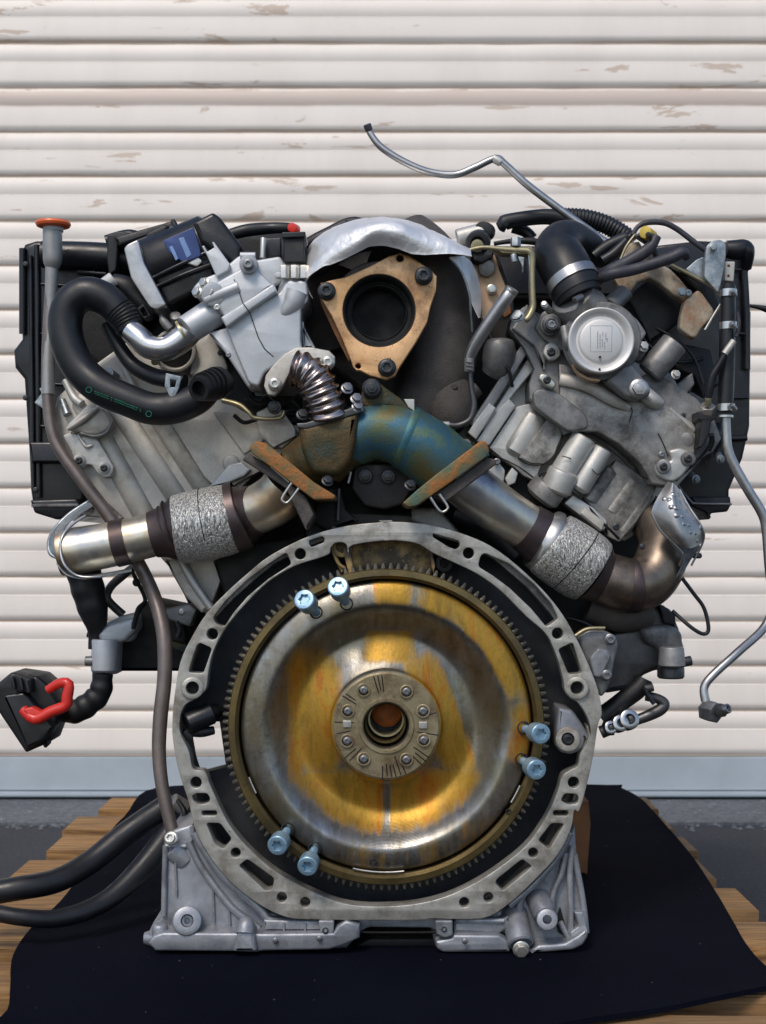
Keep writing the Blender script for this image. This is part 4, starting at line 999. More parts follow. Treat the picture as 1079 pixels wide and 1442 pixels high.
pz('tube_bracket', K('L1',(145,860),(175,820),(165,800),(190,790),(205,880),(180,885)), .10, .004, M['zinc'], dt, b=.5, fr=1)

# ---- EGR casting -------------------------------------------------------------
eg = pz('egr_housing', K('T4',(545,580),(650,510),(800,430),(830,375),(922,375),(930,470),(897,500),(895,660),(905,700),(800,750),(725,800),(700,865),(655,850),(600,720)), .012, .08, M['alu_egr'], E, b=2.5, fr=5)
pz('housing_rib', K('T4',(465,615),(560,590),(612,720),(690,868),(650,868),(540,700)), .024, .05, M['alu_egr'], eg, b=2.5, fr=3)
pz('housing_wedge', K('T4',(895,560),(965,690),(905,690)), .03, .05, M['alu_egr'], eg, b=3)
pz('top_plate', K('T4',(395,410),(430,370),(520,335),(605,262),(640,250),(690,280),(800,262),(840,330),(820,380),(700,430),(560,500),(460,460),(410,450)), .020, .07, M['alu_egr'], eg, b=3, fr=5)
pz('upper_casting', K('T4',(440,470),(445,420),(520,375),(590,335),(650,300),(700,330),(775,400),(700,440),(560,560),(520,520)), .008, .06, M['alu_egr'], eg, b=3, fr=5)
pz('flange_step', K('T4',(525,545),(660,460),(770,388),(787,425),(670,505),(552,592)), .002, .06, M['alu_egr'], eg, b=2, fr=3)
cy('round_lobe', (*K1('T4',490,440),.004), (*K1('T4',490,440),.05), 17, M['alu_egr'], eg, c=.2)
tb('parting_line', K('T4',(588,370,.007,.7),(615,440,.0065,.7),(628,480,.0012,.7),(652,512,.0012,.7),(662,530,.0108,.7),(700,640,.0112,.7),(728,690,.0112,.7),(770,728,.012,.7)), M['dark'], eg, n=6, smooth=False)
cy('stub', (*K1('T4',865,350),.03), (*K1('T4',850,470),.03), 19, M['alu_egr'], eg, r2=21)
tb('stub_run', K('T4',(880,430,.018,17),(860,480,.018,16),(820,525,.018,10),(795,548,.022,4)), M['alu_egr'], eg, n=24)
cy('ear', (*K1('L2',300,275),.0), (*K1('L2',300,275),.05), 13, M['alu_egr'], eg, c=.12); bo(*K1('L2',300,277), -.001, 8, M['boltsteel'], eg, 'torx')
cy('ear', (*K1('L2',265,240),.02), (*K1('L2',330,240),.02), 5, M['alu_egr'], eg)
pz('fork_bracket', K('L2',(102,200),(112,195),(125,222),(155,205),(145,182),(153,180),(222,275),(215,300),(165,330),(125,240)), .012, .03, M['alu_egr'], eg, b=1, fr=1)
for p in ((85,395),(115,355),(145,395)):
    bo(*K1('L2',*p), .008, 8, M['nutpale'], eg, 'hex', (-.6,-1,.2))
cy('band', (*K1('L2',115,430),.01), (*K1('L2',260,370),.01), 9, M['alu_egr'], eg)
cy('inlet_spout', (*K1('L2',38,555),.02), (*K1('L2',160,475),.03), 21, M['alu_egr'], eg, r2=21, c=.08)
tb('steel_elbow', K('L1',(795,560,.02,19),(770,590,.02,18.5),(700,632,.018,17.5),(630,625,.018,17),(590,590,.02,17),(555,560,.025,17)), M['chrome'], eg, n=32)
tb('elbow_lip', K('L1',(770,572,.02,20.5),(780,566,.02,20.5)), M['brass_zinc'], eg, n=32, smooth=False)
sn = cy('temperature_sensor', (*K1('L2',495,275),.03), (*K1('L2',493,345),.03), 17, M['alu_egr'], E, c=.1)
pz('connector', K('L2',(447,145),(535,140),(540,270),(450,270)), .012, .04, M['plasticm'], sn, b=1.6)
pz('connector_lip', K('L2',(440,140),(540,137),(540,160),(440,165)), .008, .045, M['plastic'], sn, b=1)
for x, y in ((452,305),(495,300),(535,300)): cy('hex_flat', (*K1('L2',x,282),.013), (*K1('L2',x,338),.013), 7, M['nutpale'], sn, n=6)
pz('connector_side', K('L2',(345,165),(440,160),(440,240),(380,255),(350,240)), .05, .05, M['plastic'], sn, b=2)
cy('terminal', (*K1('L2',363,165),.04), (*K1('L2',360,250),.04), 4.5, M['nutpale'], sn)
# actuator
ac = pz('egr_actuator', K('Q2',(310,290),(470,230),(700,130),(770,270),(870,400),(880,520),(740,640),(520,760),(440,600)), .055, .12, M['plastic'], E, b=4, fr=6)
part('actuator_barrel', cyl_me((*K1('Q2',330,500),.082), (*K1('Q2',860,290),.082), 43, c=.1), M['plastic'], ac)
pz('actuator_head', K('Q2',(705,120),(860,42),(915,80),(1080,300),(1060,440),(1030,470),(960,400),(770,280)), .04, .12, M['plastic'], ac, b=5, fr=4)
pz('silver_band', K('Q2',(185,320),(210,290),(285,255),(300,270),(340,430),(510,750),(430,790),(380,770),(240,550)), .04, .11, M['steel'], ac, b=1.6, fr=4)
pz('blue_sticker', K('Q2',(480,265),(715,160),(765,330),(770,380),(640,430),(530,350)), .0455, .012, M['sticker'], ac, b=.6, fr=3)
pz('sticker_print', K('Q2',(600,245),(640,235),(700,370),(665,395)), .0448, .002, M['stickerl'], ac, b=.2, fr=1)
pz('sticker_print', K('Q2',(530,310),(555,300),(600,400),(580,415)), .0448, .002, M['stickerl'], ac, b=.2, fr=1)
pz('steel_patch', K('Q2',(650,430),(740,375),(785,420),(740,460)), .0475, .006, M['nutpale'], ac, b=.8, fr=3)
pz('cover_ridge', K('Q2',(330,270),(360,200),(490,135),(530,150),(510,190),(470,240),(340,285)), .07, .06, M['plasticm'], ac, b=3)
pz('cover_ridge', K('Q2',(610,140),(700,110),(720,120),(620,160)), .07, .05, M['plasticm'], ac, b=2)
cy('spike', (*K1('Q2',556,105),.08), (*K1('Q2',580,160),.08), 3, M['plasticm'], ac, r2=5)
tb('body_ridge', K('Q2',(400,550,.050,3),(600,450,.047,3),(820,350,.05,3)), M['plastic'], ac, n=8)
tb('body_ridge', K('Q2',(440,610,.052,3),(640,520,.048,3),(860,440,.052,3)), M['plastic'], ac, n=8)
pz('body_slot', K('Q2',(395,330),(480,300),(482,312),(398,345)), .0535, .004, M['dark'], ac, b=.3, fr=0)
cy('white_plug', (*K1('Q2',40,600),.06), (*K1('Q2',110,550),.06), 10, M['white'], E)
tb('loom', K('Q2',(100,590,.08,14),(200,620,.08,16),(280,700,.08,14),(420,830,.08,12)), M['plasticm'], E)
pz('square_clip', K('Q2',(282,780),(335,740),(390,830),(335,860)), .045, .02, M['plasticm'], E, b=1, holes=[[q for q in K('Q2',(308,788),(335,768),(368,828),(338,842))]], fr=1.5)
cy('small_stud', (*K1('Q2',575,830),.06), (*K1('Q2',585,890),.07), 8, M['alu_dark'], E)
tb('fin', K('Q2',(465,830,.05,2),(490,880,.05,6),(540,935,.05,6)), M['alu_dark'], E)
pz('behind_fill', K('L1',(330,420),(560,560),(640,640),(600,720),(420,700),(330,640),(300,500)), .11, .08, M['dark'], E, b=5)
# big hose
bh = tb('coolant_hose', K('L1',(555,560,.03,18),(520,500,.03,21),(455,430,.03,23),(370,400,.03,24),(300,440,.03,24),(275,520,.03,24),(290,620,.028,24),(340,720,.025,24),(430,800,.02,24),(540,850,.018,23),(640,885,.018,23),(740,880,.018,23),(830,845,.015,22),(880,800,.015,20)), M['rubber'], E, n=30)
tb('hose_ribs', K('L1',(500,470,.03,22.3),(525,500,.03,21.5),(550,545,.03,19.5)), M['plasticm'], bh, ridge=(.0035,.04), n=28)
sp = tb('hose_spout', K('L1',(930,770,.015,22),(905,785,.005,22),(870,795,-.01,20),(838,803,-.022,17)), M['plasticm'], bh, n=30, hollow=.68)
for k in range(4):
    x = 915-17*k; part('spout_ring', tube_me(K('L1',(x,776+4*k,.004-.006*k,23-k),(x-6,778+4*k,.002-.006*k,23-k)), n=30, smooth=False), M['plasticm'], bh)
tb('small_hose', K('L1',(450,530,.06,9),(500,620,.055,10),(560,700,.05,11),(640,745,.04,12),(720,765,.03,12),(780,775,.025,12)), M['rubber'], bh)
pz('hose_clip', K('L1',(700,735),(765,750),(755,800),(735,840),(715,832),(695,790)), .004, .004, M['zinc'], bh, b=.4, holes=[[q for q in K('L1',(718,760),(745,766),(738,795),(718,795))]], fr=1)
# green print along the hose (too small to read in the photo)
pm = []
for i in range(26):
    t_ = i/25; x = 400+190*t_; y = 812+75*t_
    if random.random() < .9:
        for row in (0, 1):
            a = K1('L1', x, y+row*9); b_ = K1('L1', x+random.uniform(3,6), y+row*9+random.uniform(1,3))
            pm.append(tube_me([(a[0],a[1],-.0006+row*.0008,.8),(b_[0],b_[1],-.0006+row*.0008,.8)], n=4, smooth=False))
for p in ((375,806),(628,908)):
    q = K1('L1', *p); pm.append(tube_me([(q[0]+4*cos(a*pi/6), q[1]+4*sin(a*pi/6), .0, .6) for a in range(13)], n=4, smooth=False))
part('green_print', join(pm), M['green'], bh)
# ================================================================ centre: crossover, bellows, turbo
xo = tb('exhaust_crossover', [(478,632,.040,34),(492,620,.036,40),(510,611,.033,41),(530,607,.03,40),(565,613,.03,43),(598,632,.032,46),(625,654,.038,46),(648,668,.045,44)], M['patina'], E, n=48, step=8)
# swirl ridges cast into the outlet
tb('crossover_limb', [(405,662,.045,30),(425,655,.045,36),(455,640,.04,41),(492,618,.036,40)], M['olive'], xo, n=40)
for k, (x, y, r, t_) in enumerate(((541,608,40.5,.02),(574,617,44.5,-.35))):
    tx, ty = cos(t_), -sin(t_)
    tb('casting_swirl', [(x-9*tx,y-9*ty,.031,r-1.5),(x-3*tx,y-3*ty,.031,r+1.0),(x+3*tx,y+3*ty,.031,r+1.0),(x+9*tx,y+9*ty,.031,r-1.5)], M['patina'], xo, n=48, step=3)
tb('bellows_outlet', [(464,592,.035,36),(466,615,.036,38),(462,640,.038,40),(450,660,.04,34)], M['olive'], xo, n=36)
pz('outlet_web', K('M2',(270,160),(330,150),(500,105),(490,210),(470,300),(420,350),(330,345),(300,300),(280,240)), -.004, .05, M['olive'], xo, b=7, fr=8)
pz('outlet_flange', K('M2',(262,150),(300,148),(500,82),(512,92),(508,112),(300,175),(266,168)), -.004, .07, M['darksteel'], xo, b=1.5, fr=2)
for p in ((455,20),(490,60),(495,90),(285,120)):
    bo(*K1('M2',*p), .0, 9, M['boltdark'] if p[0] < 300 else M['boltsteel'], xo, 'hex', (.3,-1,.5))
for p in ((380,372),(695,388)):
    bo(*K1('M2',*p), -.012, 8.5, M['boltdark'], xo, 'hex', (.25,-.8,.5))
lf = pz('pipe_flange', K('M2',(82,240),(110,217),(145,225),(240,300),(330,375),(412,425),(408,440),(330,442),(270,398),(170,320),(95,268)), -.030, .095, M['flangerust'], xo, b=1.6, fr=3)
pz('pipe_flange', K('M2',(56,290),(80,262),(160,312),(240,380),(300,430),(330,500),(300,560),(225,400),(150,350)), -.020, .08, M['iron'], xo, b=2, fr=3)
rf = pz('pipe_flange', K('M2',(665,455),(720,405),(800,340),(900,265),(965,215),(985,222),(997,255),(990,275),(900,340),(800,410),(722,464),(690,470)), -.030, .095, M['flangerust'], xo, b=1.6, fr=3)
pz('pipe_flange', K('M2',(780,425),(870,365),(985,280),(1020,288),(1025,305),(900,400),(830,450)), -.022, .085, M['iron'], xo, b=2, fr=3)
for pts in (((245,378),(210,432),(213,448),(232,450),(272,398)),((772,432),(800,475),(818,488),(836,478),(835,462),(806,420))):
    tb('gasket_tab', [(*K1('M2',x,y),-.034,1.9) for x, y in pts], M['nutpale'], xo, n=8, step=4)
tb('gasket_edge', K('M2',(165,315,-.0235,1.6),(235,375,-.0235,1.6)), M['nutpale'], xo, n=8, smooth=False)
tb('gasket_edge', K('M2',(870,360,-.0245,1.3),(990,272,-.0245,1.3)), M['nutpale'], xo, n=8, smooth=False)
# bracket behind with two bolts
bb = pz('centre_bracket', K('M2',(480,300),(700,300),(705,400),(668,460),(600,478),(520,465),(470,400)), .045, .06, M['plasticm'], E, b=3, fr=4)
for p in ((525,352),(612,354)): bo(*K1('M2',*p), .04, 10, M['boltdark'], bb, 'star')
tb('clip', K('M2',(470,335,.035,1.6),(460,378,.035,1.6)), M['white'], bb, n=8, smooth=False)
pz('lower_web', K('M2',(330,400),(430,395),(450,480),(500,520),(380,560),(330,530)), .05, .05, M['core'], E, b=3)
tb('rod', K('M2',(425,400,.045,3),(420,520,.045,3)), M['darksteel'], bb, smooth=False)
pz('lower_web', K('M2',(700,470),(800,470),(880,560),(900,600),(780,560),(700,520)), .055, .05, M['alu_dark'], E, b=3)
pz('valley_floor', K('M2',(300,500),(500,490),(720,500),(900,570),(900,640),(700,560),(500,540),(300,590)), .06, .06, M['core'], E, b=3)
tb('dark_pipe', [(640,720,.08,18),(690,740,.08,18),(730,780,.08,16)], M['darksteel'], E)
# bellows
bl = part('bellows', tube_me([(416,519,.0,24),(430,523,-.002,25),(444,535,-.002,26),(453,553,.0,26),(460,572,.004,26),(463,584,.008,26)], n=36, step=10, ridge=(.0078,.095)), M['bellows'], E)
bf = pz('bellows_flange', K('L2',(365,790),(372,745),(400,705),(450,655),(500,627),(560,625),(640,640),(665,665),(662,700),(645,720),(600,715),(560,690),(470,740),(440,800),(410,830),(380,825)), .008, .012, M['alu_warm'], bl, b=1.5, fr=4)
for p in ((412,782),(636,690)):
    cy('washer', (*K1('L2',*p),.004), (*K1('L2',*p),.01), 10, M['nutpale'], bf); bo(*K1('L2',*p), .004, 8.5, M['nutpale'], bf, 'torx')
cy('neck', (*K1('L2',620,870),.01), (*K1('L2',650,910),.015), 29, M['heatdark'], bl)
# turbo outlet
tu = tb('turbo_housing', [(560,345,.10,55),(590,380,.09,62),(612,430,.085,60),(620,490,.085,54),(612,540,.085,48),(590,580,.085,40),(575,600,.085,36)], M['iron'], E, n=48, step=8)
tb('turbo_scroll', [(640,600,.08,30),(632,570,.075,38),(640,540,.08,30)], M['iron'], tu, n=32)
tb('turbo_scroll', [(470,500,.13,50),(455,440,.13,48),(470,380,.13,48)], M['iron'], tu, n=36)
pz('turbo_plate', [(440,390),(640,370),(660,480),(600,600),(520,560),(450,500)], .12, .05, M['iron'], tu, b=6, fr=10)
tb('turbo_rib', K('L3',(560,620,.05,5),(600,520,.045,6),(620,380,.05,5)), M['iron'], tu)
cy('outlet_barrel', (534,437,.024), (534,437,.12), 68, M['iron'], tu, c=.04, n=48, hole=.76, hdep=.09)
tf = pz('outlet_flange', K('L3',(85,400),(95,355),(140,342),(200,330),(300,285),(385,240),(430,228),(470,240),(560,298),(585,325),(583,385),(560,450),(545,520),(500,600),(425,715),(410,745),(370,764),(300,745),(232,712),(222,680),(190,600),(140,490)), .010, .013, M['tanflange'], tu, b=1.2, holes=[circ(534,437,51,64), circ(*K1('L3',430,250),5,20), circ(*K1('L3',253,706),4,20)], fr=4)
pz('gasket_leaf', K('L3',(88,408),(140,420),(185,545),(230,640),(215,690),(150,560),(100,450)), .020, .006, M['rust'], tf, b=.6)
part('bore', lathe_me([(.0385,0),(.0370,.0010),(.0355,.004),(.0345,.018),(.0295,.0185),(.0287,.020),(.0287,.042),(.0002,.0421)], W(534,437,.0095), Vector((0,1,0)), 64, 30, False), M['void'], tf)  # black lining stands for the shade deep in the outlet
part('bore_step', lathe_me([(.0300,0),(.0288,.0015),(.0285,.004)], W(534.5,438,.0262), Vector((0,1,0)), 64, 60, False), M['boltdark'], tf)
for x, y, r in ((430,250,7),(253,706,6)):
    cy('hole_backing', (*K1('L3',x,y),.0225), (*K1('L3',x,y),.03), r, M['void'], tf)  # black disc paints the shade inside the flange hole
for x, y in ((120,390),(530,325),(375,712)):
    cy('washer', (*K1('L3',x,y),.005), (*K1('L3',x,y),.011), 13, M['boltdark'], tf); bo(*K1('L3',x,y), .005, 12, M['boltdark'], tf, 'torx')
cp = pz('crossover_bracket', K('L2',(785,770),(830,755),(870,790),(940,840),(1000,900),(960,910),(900,870),(800,880),(770,860)), .014, .01, M['olive'], xo, b=1.5, fr=4)
cy('washer', (*K1('L2',820,800),.008), (*K1('L2',820,800),.016), 14, M['boltdark'], cp); bo(*K1('L2',822,800), .008, 12, M['boltdark'], cp, 'star')
pz('tab', K('L2',(955,845),(1000,845),(1000,895),(975,880)), .012, .004, M['nutpale'], cp, b=.4, fr=1)
# heat shield over the turbo outlet
hsr = [K('L3',(60,420,.02),(30,350,.012),(90,295,.002),(160,268,-.004),(240,235,-.008),(310,203,-.008),(400,205,-.008),(500,235,-.006),(600,232,-.004),(735,238,.0)),
       K('L3',(28,360,.035),(28,290,.02),(90,235,.005),(170,195,-.006),(245,165,-.014),(330,125,-.018),(420,130,-.016),(520,160,-.008),(620,180,.0),(730,225,.01)),
       K('L3',(22,340,.06),(30,235,.04),(90,160,.03),(170,120,.02),(250,95,.012),(350,82,.01),(440,90,.012),(530,120,.02),(620,160,.03),(725,215,.04)),
       K('L3',(35,300,.14),(50,210,.14),(110,150,.14),(180,112,.14),(260,90,.14),(350,80,.14),(440,88,.14),(530,118,.14),(620,160,.14),(720,212,.14))]
hs_ = part('heat_shield', loft_me(hsr, .0008, 8, wob=.0017), M['foil'], E)
part('shield_side', loft_me([K('L3',(640,245,.004),(680,290,.01),(715,360,.014),(735,440,.018),(765,500,.02)),K('L3',(700,240,.02),(740,280,.03),(765,350,.035),(772,430,.035),(770,500,.03))], .0008, 6, wob=.001), M['foil'], hs_)
part('shield_edge', tube_me(K('L3',(640,248,.006,1.6),(690,310,.012,1.6),(722,400,.016,1.6),(728,470,.02,1.6),(735,560,.03,1.6)), n=8), M['zinc'], hs_)
part('shield_back', loft_me([K('L3',(90,330,.09),(250,230,.09),(450,210,.09),(640,260,.09),(720,420,.09)),K('L3',(40,300,.10),(200,130,.10),(450,110,.10),(680,220,.10),(760,420,.10))], .001, 5), M['iron'], hs_)
# ---- between turbo and right head -----------------------------------------
pl = pz('support_plate', K('Q3',(175,430),(330,360),(440,370),(490,540),(560,720),(600,860),(520,900),(380,1079),(300,1079),(270,760),(230,600)), .055, .01, M['copper'], E, b=1, fr=3)
bo(*K1('Q3',405,750), .05, 7.5, M['nutpale'], pl, 'hex')
cy('spacer', (*K1('Q3',350,520),.045), (*K1('Q3',350,520),.06), 12, M['alu_dark'], pl, c=.2)
pz('plate_back', K('Q3',(440,370),(470,360),(640,860),(650,1000),(540,1060),(600,860)), .058, .01, M['dark'], pl, b=.8)
pz('rust_patch', K('Q3',(560,900),(610,930),(620,1010),(540,1060),(520,1000)), .05, .006, M['rust'], pl, b=.8)
as_ = cy('bracket_arm', (*K1('Q3',30,200),.09), (*K1('Q3',330,120),.09), 13, M['alu'], E)
cy('arm_cap', (*K1('Q3',310,110),.08), (*K1('Q3',350,130),.10), 13, M['rubber'], as_)
cy('rubber_bush', (*K1('Q3',250,250),.04), (*K1('Q3',265,230),.09), 17, M['rubber'], E, hole=.55)
cy('bush_core', (*K1('Q3',250,280),.035), (*K1('Q3',250,270),.06), 9, M['brass_zinc'], E)
pz('black_clamp', K('Q3',(190,320),(300,320),(310,360),(430,340),(420,400),(300,470),(200,440)), .04, .03, M['plasticm'], E, b=2)
zb = tb('bent_bracket', K('Q3',(160,325,.03,3),(320,295,.03,3),(560,320,.03,4.5),(760,330,.03,5),(825,350,.03,5.5),(845,420,.03,5),(845,560,.03,4.5),(850,800,.03,4.5),(850,950,.03,5),(800,1060,.028,5),(770,1079,.028,5)), M['brass_zinc'], E, n=10, step=4)
pz('bracket_leg', K('Q3',(800,370),(870,400),(875,960),(810,1079),(770,1070),(830,940),(815,560)), .028, .016, M['zinc'], zb, b=.8, fr=2)
pz('bracket_top', K('Q3',(420,290),(600,285),(850,290),(860,340),(800,365),(520,355)), .028, .02, M['brass_zinc'], zb, b=.8, fr=2)
cy('bracket_nut', (*K1('Q3',665,190),.03), (*K1('Q3',665,290),.03), 7.5, M['zinc'], zb, n=6)
cy('bracket_bolt', (*K1('Q3',640,370),.03), (*K1('Q3',655,455),.03), 4.5, M['zinc'], zb)
pz('bracket_tongue', K('Q3',(690,390),(760,400),(745,560),(730,480),(700,430)), .03, .006, M['zinc'], zb, b=.6, fr=1)
bo(*K1('Q3',690,1040), .02, 9, M['zinc'], zb, 'hex', (-.3,-1,.3))
tb('cable', K('Q3',(430,255,.09,3),(600,230,.09,3.5),(800,225,.09,5),(900,240,.09,5)), M['plasticm'], E)
sr = tb('knurled_stem', K('L3',(895,395,.01,9.5),(870,430,.01,9.5),(780,560,.02,9),(735,640,.028,8.5),(720,680,.03,7)), M['steel'], E, n=20)
cy('stem_cap', (*K1('L3',905,378),.008), (*K1('L3',893,398),.01), 10, M['steel'], sr)
cy('stem_collar', (*K1('L3',722,672),.028), (*K1('L3',722,730),.03), 7, M['alu_dark'], sr)
tb('oil_pipe', K('L3',(723,700,.03,4),(732,800,.03,4),(742,870,.03,4.5),(725,930,.03,4.5),(680,955,.03,4.5),(640,955,.03,4.5)), M['darksteel'], sr, n=12)
cy('pipe_end', (*K1('L3',595,952),.028), (*K1('L3',638,952),.03), 4.5, M['nutpale'], sr)
for y in (690,705,720): tb('collar_thread', K('L3',(708,y,.0215,1.2),(738,y+3,.0215,1.2)), M['darksteel'], sr, n=6, smooth=False)
tb('water_port', K('L3',(850,590,.07,9),(850,600,.07,19),(850,640,.07,23),(840,700,.075,22),(820,740,.08,16)), M['alu_dark'], E, n=24)
tb('turbo_line', K('L3',(600,900,.07,12),(680,860,.07,12),(760,800,.07,10)), M['iron'], E)
bo(*K1('L3',705,1035), .04, 8, M['alu_dark'], E, 'hex', (.4,-1,.3))
bo(*K1('L3',920,500), .02, 8, M['zinc'], E, 'hex', (-.3,-1,.3))
# top steel pipe
sp_ = tb('steel_line', [(518,179,.10,4.4),(523,190,.10,4.6),(538,208,.10,5),(570,228,.10,5),(605,242,.10,5),(640,246,.10,5),(668,236,.10,5),(698,223,.10,5),(712,232,.10,5.2),(745,262,.10,5.4),(800,303,.10,5.4),(862,347,.10,5.4)], M['steel'], E, n=16, hollow=0)
cy('line_tip', (517,175,.097), (520,184,.10), 5.6, M['darksteel'], sp_, hole=.6, hdep=.006)
cy('line_crimp', (694,222,.10), (706,229,.10), 6, M['alu'], sp_)
# ================================================================ right bank
hr = pz('cylinder_head', [(645,612),(668,585),(700,540),(738,485),(800,470),(920,520),(1000,600),(1003,625),(985,650),(950,690),(905,745),(880,762),(858,757),(840,740),(780,700),(700,650)], .105, .22, M['alu'], E, b=1.5, fr=3)
# stepped ribs on the lower left of the head (Q6)
def qpoly(name, c, pts, d, t, mat, par, b=2, fr=3): return pz(name, K(c, *pts), d, t, mat, par, b=b, fr=fr)
pz('cover_edge', [(662,597),(736,483),(748,490),(673,606)], .068, .05, M['alu_dark'], hr, b=1.2, fr=1.5)
pz('cover_edge', [(677,606),(750,494),(765,505),(712,570),(696,606)], .075, .05, M['alu'], hr, b=1.5, fr=1.5)
qpoly('casting_step', 'Q6', ((90,240),(240,30),(290,70),(150,290)), .066, .05, M['alu'], hr, 1.1, 2)
qpoly('casting_step', 'Q6', ((150,300),(300,80),(380,5),(425,55),(240,330),(200,320)), .072, .05, M['alu'], hr, 1.1, 2)
qpoly('casting_face', 'Q6', ((240,345),(430,60),(520,40),(640,120),(740,215),(715,290),(690,400),(600,465),(580,520),(560,575),(480,540),(410,475),(330,420)), .078, .05, M['alu'], hr, 1.1, 2)
bar(K1('Q6',570,130), K1('Q6',420,380), 17, .078, M['alu'], hr, flat=.6)
qpoly('raised_pad', 'Q6', ((445,415),(640,150),(730,210),(745,260),(710,340),(690,400),(640,455),(540,455)), .070, .05, M['alu_oil'], hr, 1.1, 2)
cy('cylinder_boss', (*K1('Q6',905,270),.062), (*K1('Q6',735,540),.066), 18.5, M['alu'], hr, c=.3)
cy('cylinder_boss', (*K1('Q6',1030,350),.064), (*K1('Q6',850,640),.068), 15.5, M['alu'], hr, c=.3)
cy('boss_collar', (*K1('Q6',760,500),.06), (*K1('Q6',695,650),.065), 22, M['alu'], hr, c=.2)
cy('boss_collar', (*K1('Q6',670,600),.07), (*K1('Q6',590,700),.075), 26, M['alu_dark'], hr, c=.2)
qpoly('lower_lip', 'Q6', ((760,730),(820,670),(880,710),(960,760),(1055,850),(1050,900),(1010,925),(880,820)), .070, .05, M['alu'], hr, 1.1, 2)
qpoly('gasket_pad', 'Q6', ((870,800),(905,755),(1040,860),(1020,920)), .066, .05, M['alu_warm'], hr, 1.1, 2)
lr = qpoly('lower_casting', 'M3', ((450,345),(480,330),(560,215),(620,250),(700,310),(690,340),(630,430),(570,500),(530,480),(530,440),(480,385)), .080, .05, M['alu_oil'], hr, 1.1, 2)
bar(K1('M3',545,250), K1('M3',470,360), 11, .082, M['alu_oil'], hr, flat=.6)
bar(K1('M3',625,290), K1('M3',545,400), 11, .084, M['alu_oil'], hr, flat=.6)
bar(K1('M3',680,330), K1('M3',580,470), 9, .084, M['alu_oil'], hr, flat=.6)
qpoly('under_step', 'Q6', ((200,530),(300,440),(350,500),(340,600),(230,570)), .075, .05, M['alu'], hr, 1.1, 2)
qpoly('under_step', 'Q6', ((350,560),(400,480),(440,520),(420,590),(370,610)), .072, .05, M['alu'], hr, 1.1, 2)
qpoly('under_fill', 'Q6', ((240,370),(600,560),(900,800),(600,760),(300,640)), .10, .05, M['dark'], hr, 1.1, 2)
# oily cover in the middle
co = pz('timing_cover', K('L4',(60,470),(110,430),(190,470),(290,600),(330,690),(400,740),(520,760),(600,700),(680,720),(800,800),(870,880),(900,960),(870,1010),(820,1040),(790,1079),(700,1110),(640,1079),(560,1020),(480,960),(400,930),(330,925),(270,945),(240,900),(180,840),(130,800),(130,740),(150,680),(110,600),(50,520)), .060, .05, M['alu_dark'], hr, b=1.3, fr=4)
pz('cover_belly', K('Q5',(230,450),(330,470),(520,570),(700,700),(950,720),(1079,830),(1200,960),(1150,1130),(1000,1300),(870,1280),(800,1150),(640,1000),(500,920),(330,920),(210,860),(240,700)), .051, .04, M['alu_oil'], co, b=2, fr=8)
tb('oil_ridge', K('Q5',(240,560,.05,9),(420,600,.045,9),(600,700,.045,8),(720,760,.05,5)), M['alu_warm'], co, flat=.5)
pz('cover_lobe', K('Q5',(50,640),(130,620),(230,650),(420,800),(440,900),(300,920),(200,850),(60,750)), .049, .04, M['alu_dark'], co, b=2, fr=8)
pz('bracket_edge', K('L4',(60,520),(120,420),(180,480),(210,560),(190,690),(150,590)), .052, .02, M['alu_dark'], co, b=2)
# thermostat with round cap
th = cy('thermostat_housing', (847,480,.022), (847,480,.09), 55, M['alu_dark'], E, c=.06, n=48)
cap = W(847.5,478.5,.0)
part('round_cap', lathe_me([(.0002,.0035),(.0205,.0035),(.0225,.0042),(.0240,.0062),(.0262,.0064),(.0285,.0040),(.0310,.0020),(.0335,.0012),(.0348,.0020),(.0352,.006),(.0340,.016),(.0340,.03)], cap, Vector((0,1,0)), 72, 26, False), M['capdisc'], th)
for x, y, r in ((516,405,1.6),(513,490,1.6)): cy('dimple', (*K1('Q5',x,y),.0005), (*K1('Q5',x,y),.004), r, M['dark'], th)
pm = []
for c_, (x, y0, y1) in enumerate(((500,230,345),(516,250,340),(535,235,262),(532,280,340),(556,240,290),(566,275,300),(548,300,345))):
    y = y0
    while y < y1:
        a = K1('Q5', x, y); b_ = K1('Q5', x, y+5); pm.append(tube_me([(a[0],a[1],.0033,.55),(b_[0],b_[1],.0033,.55)], n=4, smooth=False)); y += random.uniform(8,12)
for a, b_ in (((450,190),(600,190)),((600,190),(595,370)),((595,370),(450,370)),((450,370),(450,190))):
    p, q = K1('Q5',*a), K1('Q5',*b_); pm.append(tube_me([(p[0],p[1],.0035,.3),(q[0],q[1],.0035,.3)], n=4, smooth=False))
part('cap_print', join(pm), M['print'], th)
pz('gasket', K('Q5',(325,450),(360,500),(430,545),(520,560),(515,575),(450,570),(380,540),(335,480)), .018, .012, M['copper'], th, b=.6, fr=2)
cy('outlet_neck', (*K1('L4',300,385),.028), (*K1('L4',365,480),.052), 33, M['alu_dark'], th, r2=38)
tb('neck_rib', [(*K1('Q5',270,200),.02,6),(*K1('Q5',285,290),.015,6),(*K1('Q5',300,350),.02,6)], M['alu_dark'], th)
pz('thermostat_flange', K('Q5',(560,570),(700,450),(740,450),(850,600),(870,640),(850,680),(780,700),(700,680),(620,620)), .022, .03, M['alu_dark'], th, b=3, fr=4)
pz('thermostat_wing', K('Q5',(700,80),(780,150),(840,240),(780,330),(720,380),(700,200)), .035, .04, M['alu_dark'], th, b=2, fr=4)
bo(*K1('Q5',785,625), .016, 14, M['steel'], th, 'hex'); bo(*K1('Q5',785,625), .012, 8, M['steel'], th, 'hex')
